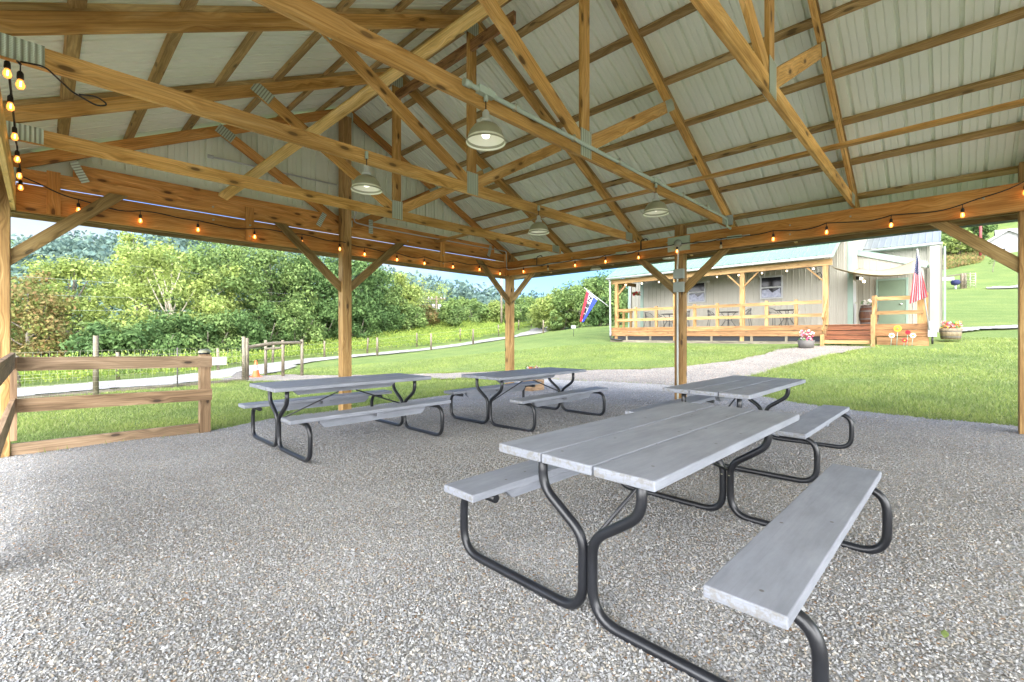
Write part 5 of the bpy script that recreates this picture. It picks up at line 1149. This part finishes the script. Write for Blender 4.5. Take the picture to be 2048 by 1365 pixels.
# ------------------------------------------------------------------ road fence, log frame, signs, cone, poles
def round_post(p, h, r, parent, mat='oldpost', lean=(0, 0), name='fence_post'):
    z = g1(*p); m = MB(); m.tube([(p[0], p[1], z - .2), (p[0] + lean[0] * .5, p[1] + lean[1] * .5, z + h * .5), (p[0] + lean[0], p[1] + lean[1], z + h)], [r, r * .97, r * .9], 9); return m.build(name, mat, parent)
fn = thing('wire_fence', 'line of weathered posts with wire running along the far side of the road', 'fence', (26, 33, .3))
FPn = [(-.6, 26.2), (2.45, 27.4), (6.6, 28.25), (10.4, 31.6), (14.5, 33.2), (18.45, 34.2), (23.7, 34.9), (28.5, 34.6), (34, 34.8), (40.7, 38.2), (46, 40.8)]
FPs = [(17.2, 30.4), (21.65, 29.9), (26.1, 29.9), (30.65, 29.6), (36.5, 30.7), (51, 38.8)]
for p in FPn: round_post(p, 1.25, .075, fn, lean=(random.uniform(-.08, .08), 0))
for z in (.35, .7, 1.05): MB().tube([(p[0], p[1] - .08, g1(*p) + z) for p in FPn], .007, 4).build('wire', 'galv', fn)
fs = thing('wire_fence', 'row of darker posts along the near side of the rising road', 'fence', (26, 30, .3))
for p in FPs: round_post(p, 1.35, .085, fs)
fg = thing('garden_fence', 'wire mesh fence with two tall weathered posts behind the rail fence', 'fence', (1, 18.5, -.6))
GP = [(-4, 17.6), (1.11, 17.9), (5.4, 19.5)]
for p in GP: round_post(p, 1.75, .07, fg)
m = MB(); m.tube([(3.27, 19.2, -.7), (3.27, 19.2, .75)], .022, 6); m.build('steel_post', 'pot', fg)
for k in range(9): MB().tube([(p[0], p[1] - .09, g1(*p) + .12 + k * .15) for p in GP], .0035, 4).build('wire', 'galv', fg)
m = MB()
for k in range(62):
    s = k / 61; x_ = -4 + s * 9.4; y_ = np.interp(x_, [p[0] for p in GP], [p[1] for p in GP]) - .09; z_ = g1(x_, y_); m.tube([(x_, y_, z_ + .1), (x_, y_, z_ + 1.33)], .0028, 3)
m.build('mesh_wires', 'galv', fg)
MB().beam((-4, 18.0, g1(-4, 18) + .06), (5.6, 19.9, g1(5.6, 19.9) + .05), .14, .14).build('ground_timber', 'oldpost', fg)
lf = thing('log_frame', 'weathered log frame of upright posts joined by a long top rail', 'log frame', (6.8, 20.8, -.6))
pts_ = [(7.03, 22.2), (7.38, 21.1), (7.96, 20.5)]
for p in pts_: round_post(p, 1.62, .068, lf, name='post')
round_post((5.62, 19.9), 1.7, .072, lf, name='post')
MB().tube([(5.55, 19.95, g1(5.6, 19.9) + 1.32), (6.8, 20.55, .83), (7.95, 20.5, .86)], .07, 9).build('top_rail', 'oldpost', lf)
MB().tube([(6.4, 22.6, -.6), (6.4, 22.6, .55)], .07, 8).build('post', 'oldpost', lf)
MB().tube([(7.0, 22.15, .55), (7.38, 21.2, .62)], .05, 8).build('cross_rail', 'oldpost', lf)
o = MB().box((6.15, 28.1, g1(6.4, 28.1) + .35), (6.95, 28.13, g1(6.4, 28.1) + .78)).build('fence_sign', 'white'); tag(o, 'blank white rectangular sign on the road fence', 'sign')
cx_, cy_ = 6.45, 21.6; cz_ = g1(cx_, cy_) + .04
cn = thing('traffic_cone', 'orange and white traffic cone beside the log frame', 'traffic cone', (cx_, cy_, cz_))
MB().box((cx_ - .2, cy_ - .2, cz_), (cx_ + .2, cy_ + .2, cz_ + .03)).build('base', 'cone', cn)
MB().lathe([(.15, .03), (.105, .30)], (cx_, cy_, cz_), 20).build('cone_body', 'cone', cn)
MB().lathe([(.105, .30), (.065, .52)], (cx_, cy_, cz_), 20).build('reflective_band', 'white', cn)
MB().lathe([(.065, .52), (.03, .72), (0, .72)], (cx_, cy_, cz_), 20).build('cone_tip', 'cone', cn)
rk = thing('rock', 'dark pointed rock beside the tall log post', 'rock', (5.95, 21.9, -.5)); m = MB(); m.lathe([(.42, 0), (.34, .12), (.16, .27), (0, .33)], (5.95, 21.9, g1(5.95, 21.9)), 7); o = m.build('rock_body', 'pot', rk)
sg_ = thing('lawn_sign', 'small white sign on a thin stake in the lawn left of the porch', 'sign', (24.4, 17.9, 1.17))
MB().box((24.35, 17.72, 1.62), (24.38, 18.08, 1.82)).build('sign_panel', 'white', sg_); MB().tube([(24.37, 17.9, 1.0), (24.37, 17.9, 1.62)], .015, 6).build('stake', 'black', sg_)
def pole(x, y, h, label, trans=False):
    z = g1(x, y); t = thing('utility_pole', label, 'utility pole', (x, y, z)); MB().tube([(x, y, z - .2), (x, y, z + h)], [.16, .12], 10).build('pole', 'oldpost', t)
    d = Vector((math.sin(YAW), -math.cos(YAW), 0))
    MB().beam(Vector((x, y, z + h - .35)) - d * 1.2, Vector((x, y, z + h - .35)) + d * 1.2, .1, .12).build('crossarm', 'oldpost', t)
    for s in (-1, -.6, .6, 1): MB().tube([Vector((x, y, z + h - .3)) + d * s, Vector((x, y, z + h - .1)) + d * s], .05, 6).build('insulator', 'conduitw', t)
    if trans:
        for s in (-.4, .4): c = Vector((x, y, z + h - 1.9)) + d * s; MB().tube([c, c + Vector((0, 0, .85))], .2, 12).build('transformer', 'conduitw', t)
    return z + h - .1
x1, y1 = px(873, 58); z1 = pole(x1, y1, 4.2, 'utility pole with two grey transformer cans at the field edge', True)
x2, y2 = px(1003, 60); z2 = pole(x2, y2, 7.5, 'tall bare utility pole just left of the corner post')
for i, (za, zb, lb) in enumerate(((5.2, z1 + .0, 'topmost overhead wire crossing the trees on the left'), (3.7, z1 - .3, 'second overhead wire crossing the trees'), (2.6, z1 - .6, 'third overhead wire crossing the trees'), (1.6, z1 - .9, 'lowest overhead wire crossing the trees'))):
    a = Vector((*px(-120, 24), za + .9)); b = Vector((x1, y1, zb)); P_ = []
    for k in range(25): s = k / 24; p = a.lerp(b, s); p.z -= .8 * 4 * s * (1 - s) * .35; P_.append(p)
    o = MB().tube(P_, .010, 4).build('overhead_wire', 'box'); tag(o, lb, 'wire', 'overhead wires')
# ------------------------------------------------------------------ right background: gate, kettle, house
gt = thing('farm_gate', 'metal farm gate with rail fence on the far lawn', 'gate', (58, 0, 5.7))
ga = [px(1864, 43), px(1924, 43)]; gb = px(1930, 43), px(1951, 42)
for p in (ga[0], ga[1], gb[0]): round_post(p, 1.45, .13, gt)
MB().tube([(*ga[0], g1(*ga[0]) + 1.3), (*ga[1], g1(*ga[1]) + 1.35)], .06, 6).build('rail', 'oldpost', gt)
for k in range(6): MB().tube([(*gb[0], g1(*gb[0]) + .3 + k * .22), (*gb[1], g1(*gb[1]) + .35 + k * .22)], .03, 5).build('gate_bar', 'galv', gt)
for p in (gb[1], ((gb[0][0] + gb[1][0]) / 2, (gb[0][1] + gb[1][1]) / 2)): MB().tube([(*p, g1(*p) + .1), (*p, g1(*p) + 1.5)], .035, 5).build('gate_upright', 'galv', gt)
xk, yk = px(1911, 43); zk = g1(xk, yk)
kt = thing('mailbox', 'round dark tub on a short white stand by the far gate', 'planter', (xk, yk, zk)); MB().lathe([(0, .9), (.25, .88), (.36, .7), (.3, .45), (.1, .38), (0, .38)], (xk, yk, zk), 14).build('tub', 'navy', kt); MB().tube([(xk, yk, zk), (xk, yk, zk + .4)], .09, 8).build('stand', 'white', kt)
kt.name = 'standing_tub'
xs, ys = px(1882, 43); o = MB().box((xs - .05, ys - .9, g1(xs, ys) + .95), (xs, ys + .6, g1(xs, ys) + 1.25)).build('hanging_board', 'white'); tag(o, 'pale board hanging on the far lawn rail', 'board')
# white house
hx0, hy0 = px(1966, 66); hz = 10.4
hs = thing('white_house', 'white sided house with a grey shingle roof on the far right hillside', 'house', (hx0, hy0, hz))
fx = Vector((math.cos(YAW - .75), math.sin(YAW - .75), 0)); rx_ = Vector((fx.y, -fx.x, 0))
def hp(a, b, z): p = Vector((hx0, hy0, hz)) + rx_ * a + fx * b; return (p.x, p.y, hz + z)
m = MB(); Wd, Dp, EH, PK = 5.0, 9, 3.9, 5.6
m.face([hp(0, 0, -.6), hp(Wd, 0, -.6), hp(Wd, 0, EH), hp(Wd / 2, 0, PK), hp(0, 0, EH)]); m.face([hp(0, Dp, -.6), hp(0, 0, -.6), hp(0, 0, EH), hp(0, Dp, EH)])
m.face([hp(Wd, 0, -.6), hp(Wd, Dp, -.6), hp(Wd, Dp, EH), hp(Wd, 0, EH)]); m.face([hp(Wd, Dp, -.6), hp(0, Dp, -.6), hp(0, Dp, EH), hp(Wd / 2, Dp, PK), hp(Wd, Dp, EH)]); m.build('wall', 'wsiding', hs)
def slab(pts, th, name, mat):
    m = MB(); lo = [(p[0], p[1], p[2] - th) for p in pts]; m.face(pts); m.face(lo[::-1])
    for k in range(4): q = (k + 1) % 4; m.face([pts[k], lo[k], lo[q], pts[q]])
    return m.build(name, mat, hs)
slab([hp(-.4, -.4, EH - .15), hp(Wd / 2, -.4, PK + .14), hp(Wd / 2, Dp, PK + .14), hp(-.4, Dp, EH - .15)], .12, 'roof', 'darkroof')
slab([hp(Wd / 2, -.4, PK + .14), hp(Wd + .4, -.4, EH - .15), hp(Wd + .4, Dp, EH - .15), hp(Wd / 2, Dp, PK + .14)], .12, 'roof', 'darkroof')
for a0 in (-.42, Wd + .42): MB().beam(hp(a0, -.45, EH - .22), hp(Wd / 2, -.45, PK + .06), .08, .24).build('rake_trim', 'white', hs)
w_ = MB().beam(hp(1.6, -.05, 2.7), hp(2.2, -.05, 2.7), .06, .75).build('window', 'glass', hs)
w_ = MB().beam(hp(Wd + .05, 1.2, 2.2), hp(Wd + .05, 2.2, 2.2), .06, 1.3).build('window', 'glass', hs)
# wing behind with its roof slope toward the lawn
MB().beam(hp(7.5, 4.2, 2.0), hp(7.5, 9, 2.0), 9.5, 4.6).build('wall', 'wsiding', hs)
slab([hp(1.6, 3.6, 4.3), hp(12.6, 3.6, 4.3), hp(12.6, 6.9, 6.9), hp(1.6, 6.9, 6.9)], .12, 'roof', 'darkroof')
slab([hp(1.6, 6.9, 6.9), hp(12.6, 6.9, 6.9), hp(12.6, 10.2, 4.3), hp(1.6, 10.2, 4.3)], .12, 'roof', 'darkroof')
MB().beam(hp(.4, -1.5, -.2), hp(1.6, -1.5, -.2), .4, .5).build('bench', 'dark', hs)
mp_ = px(1961, 64); t = thing('painted_pole', 'reddish pole standing beside the white house', 'pole', (*mp_, g1(*mp_))); MB().tube([(*mp_, g1(*mp_)), (*mp_, g1(*mp_) + 6.5)], .16, 8).build('pole', 'maroon', t)

# a green leaf lying on the gravel beside the near bench
_p = (2.62, .02); _z = g1(*_p) + .066
V = [(0, 0, 0), (.02, .012, .004), (.045, .014, .002), (.065, 0, .006), (.045, -.013, .002), (.02, -.012, .004)]
o = MB(); o.face([(_p[0] + v[0], _p[1] + v[1], _z + v[2]) for v in V]); o = o.build('fallen_leaf', 'lf_mid'); tag(o, 'small green leaf lying on the gravel right of the near bench', 'leaf')
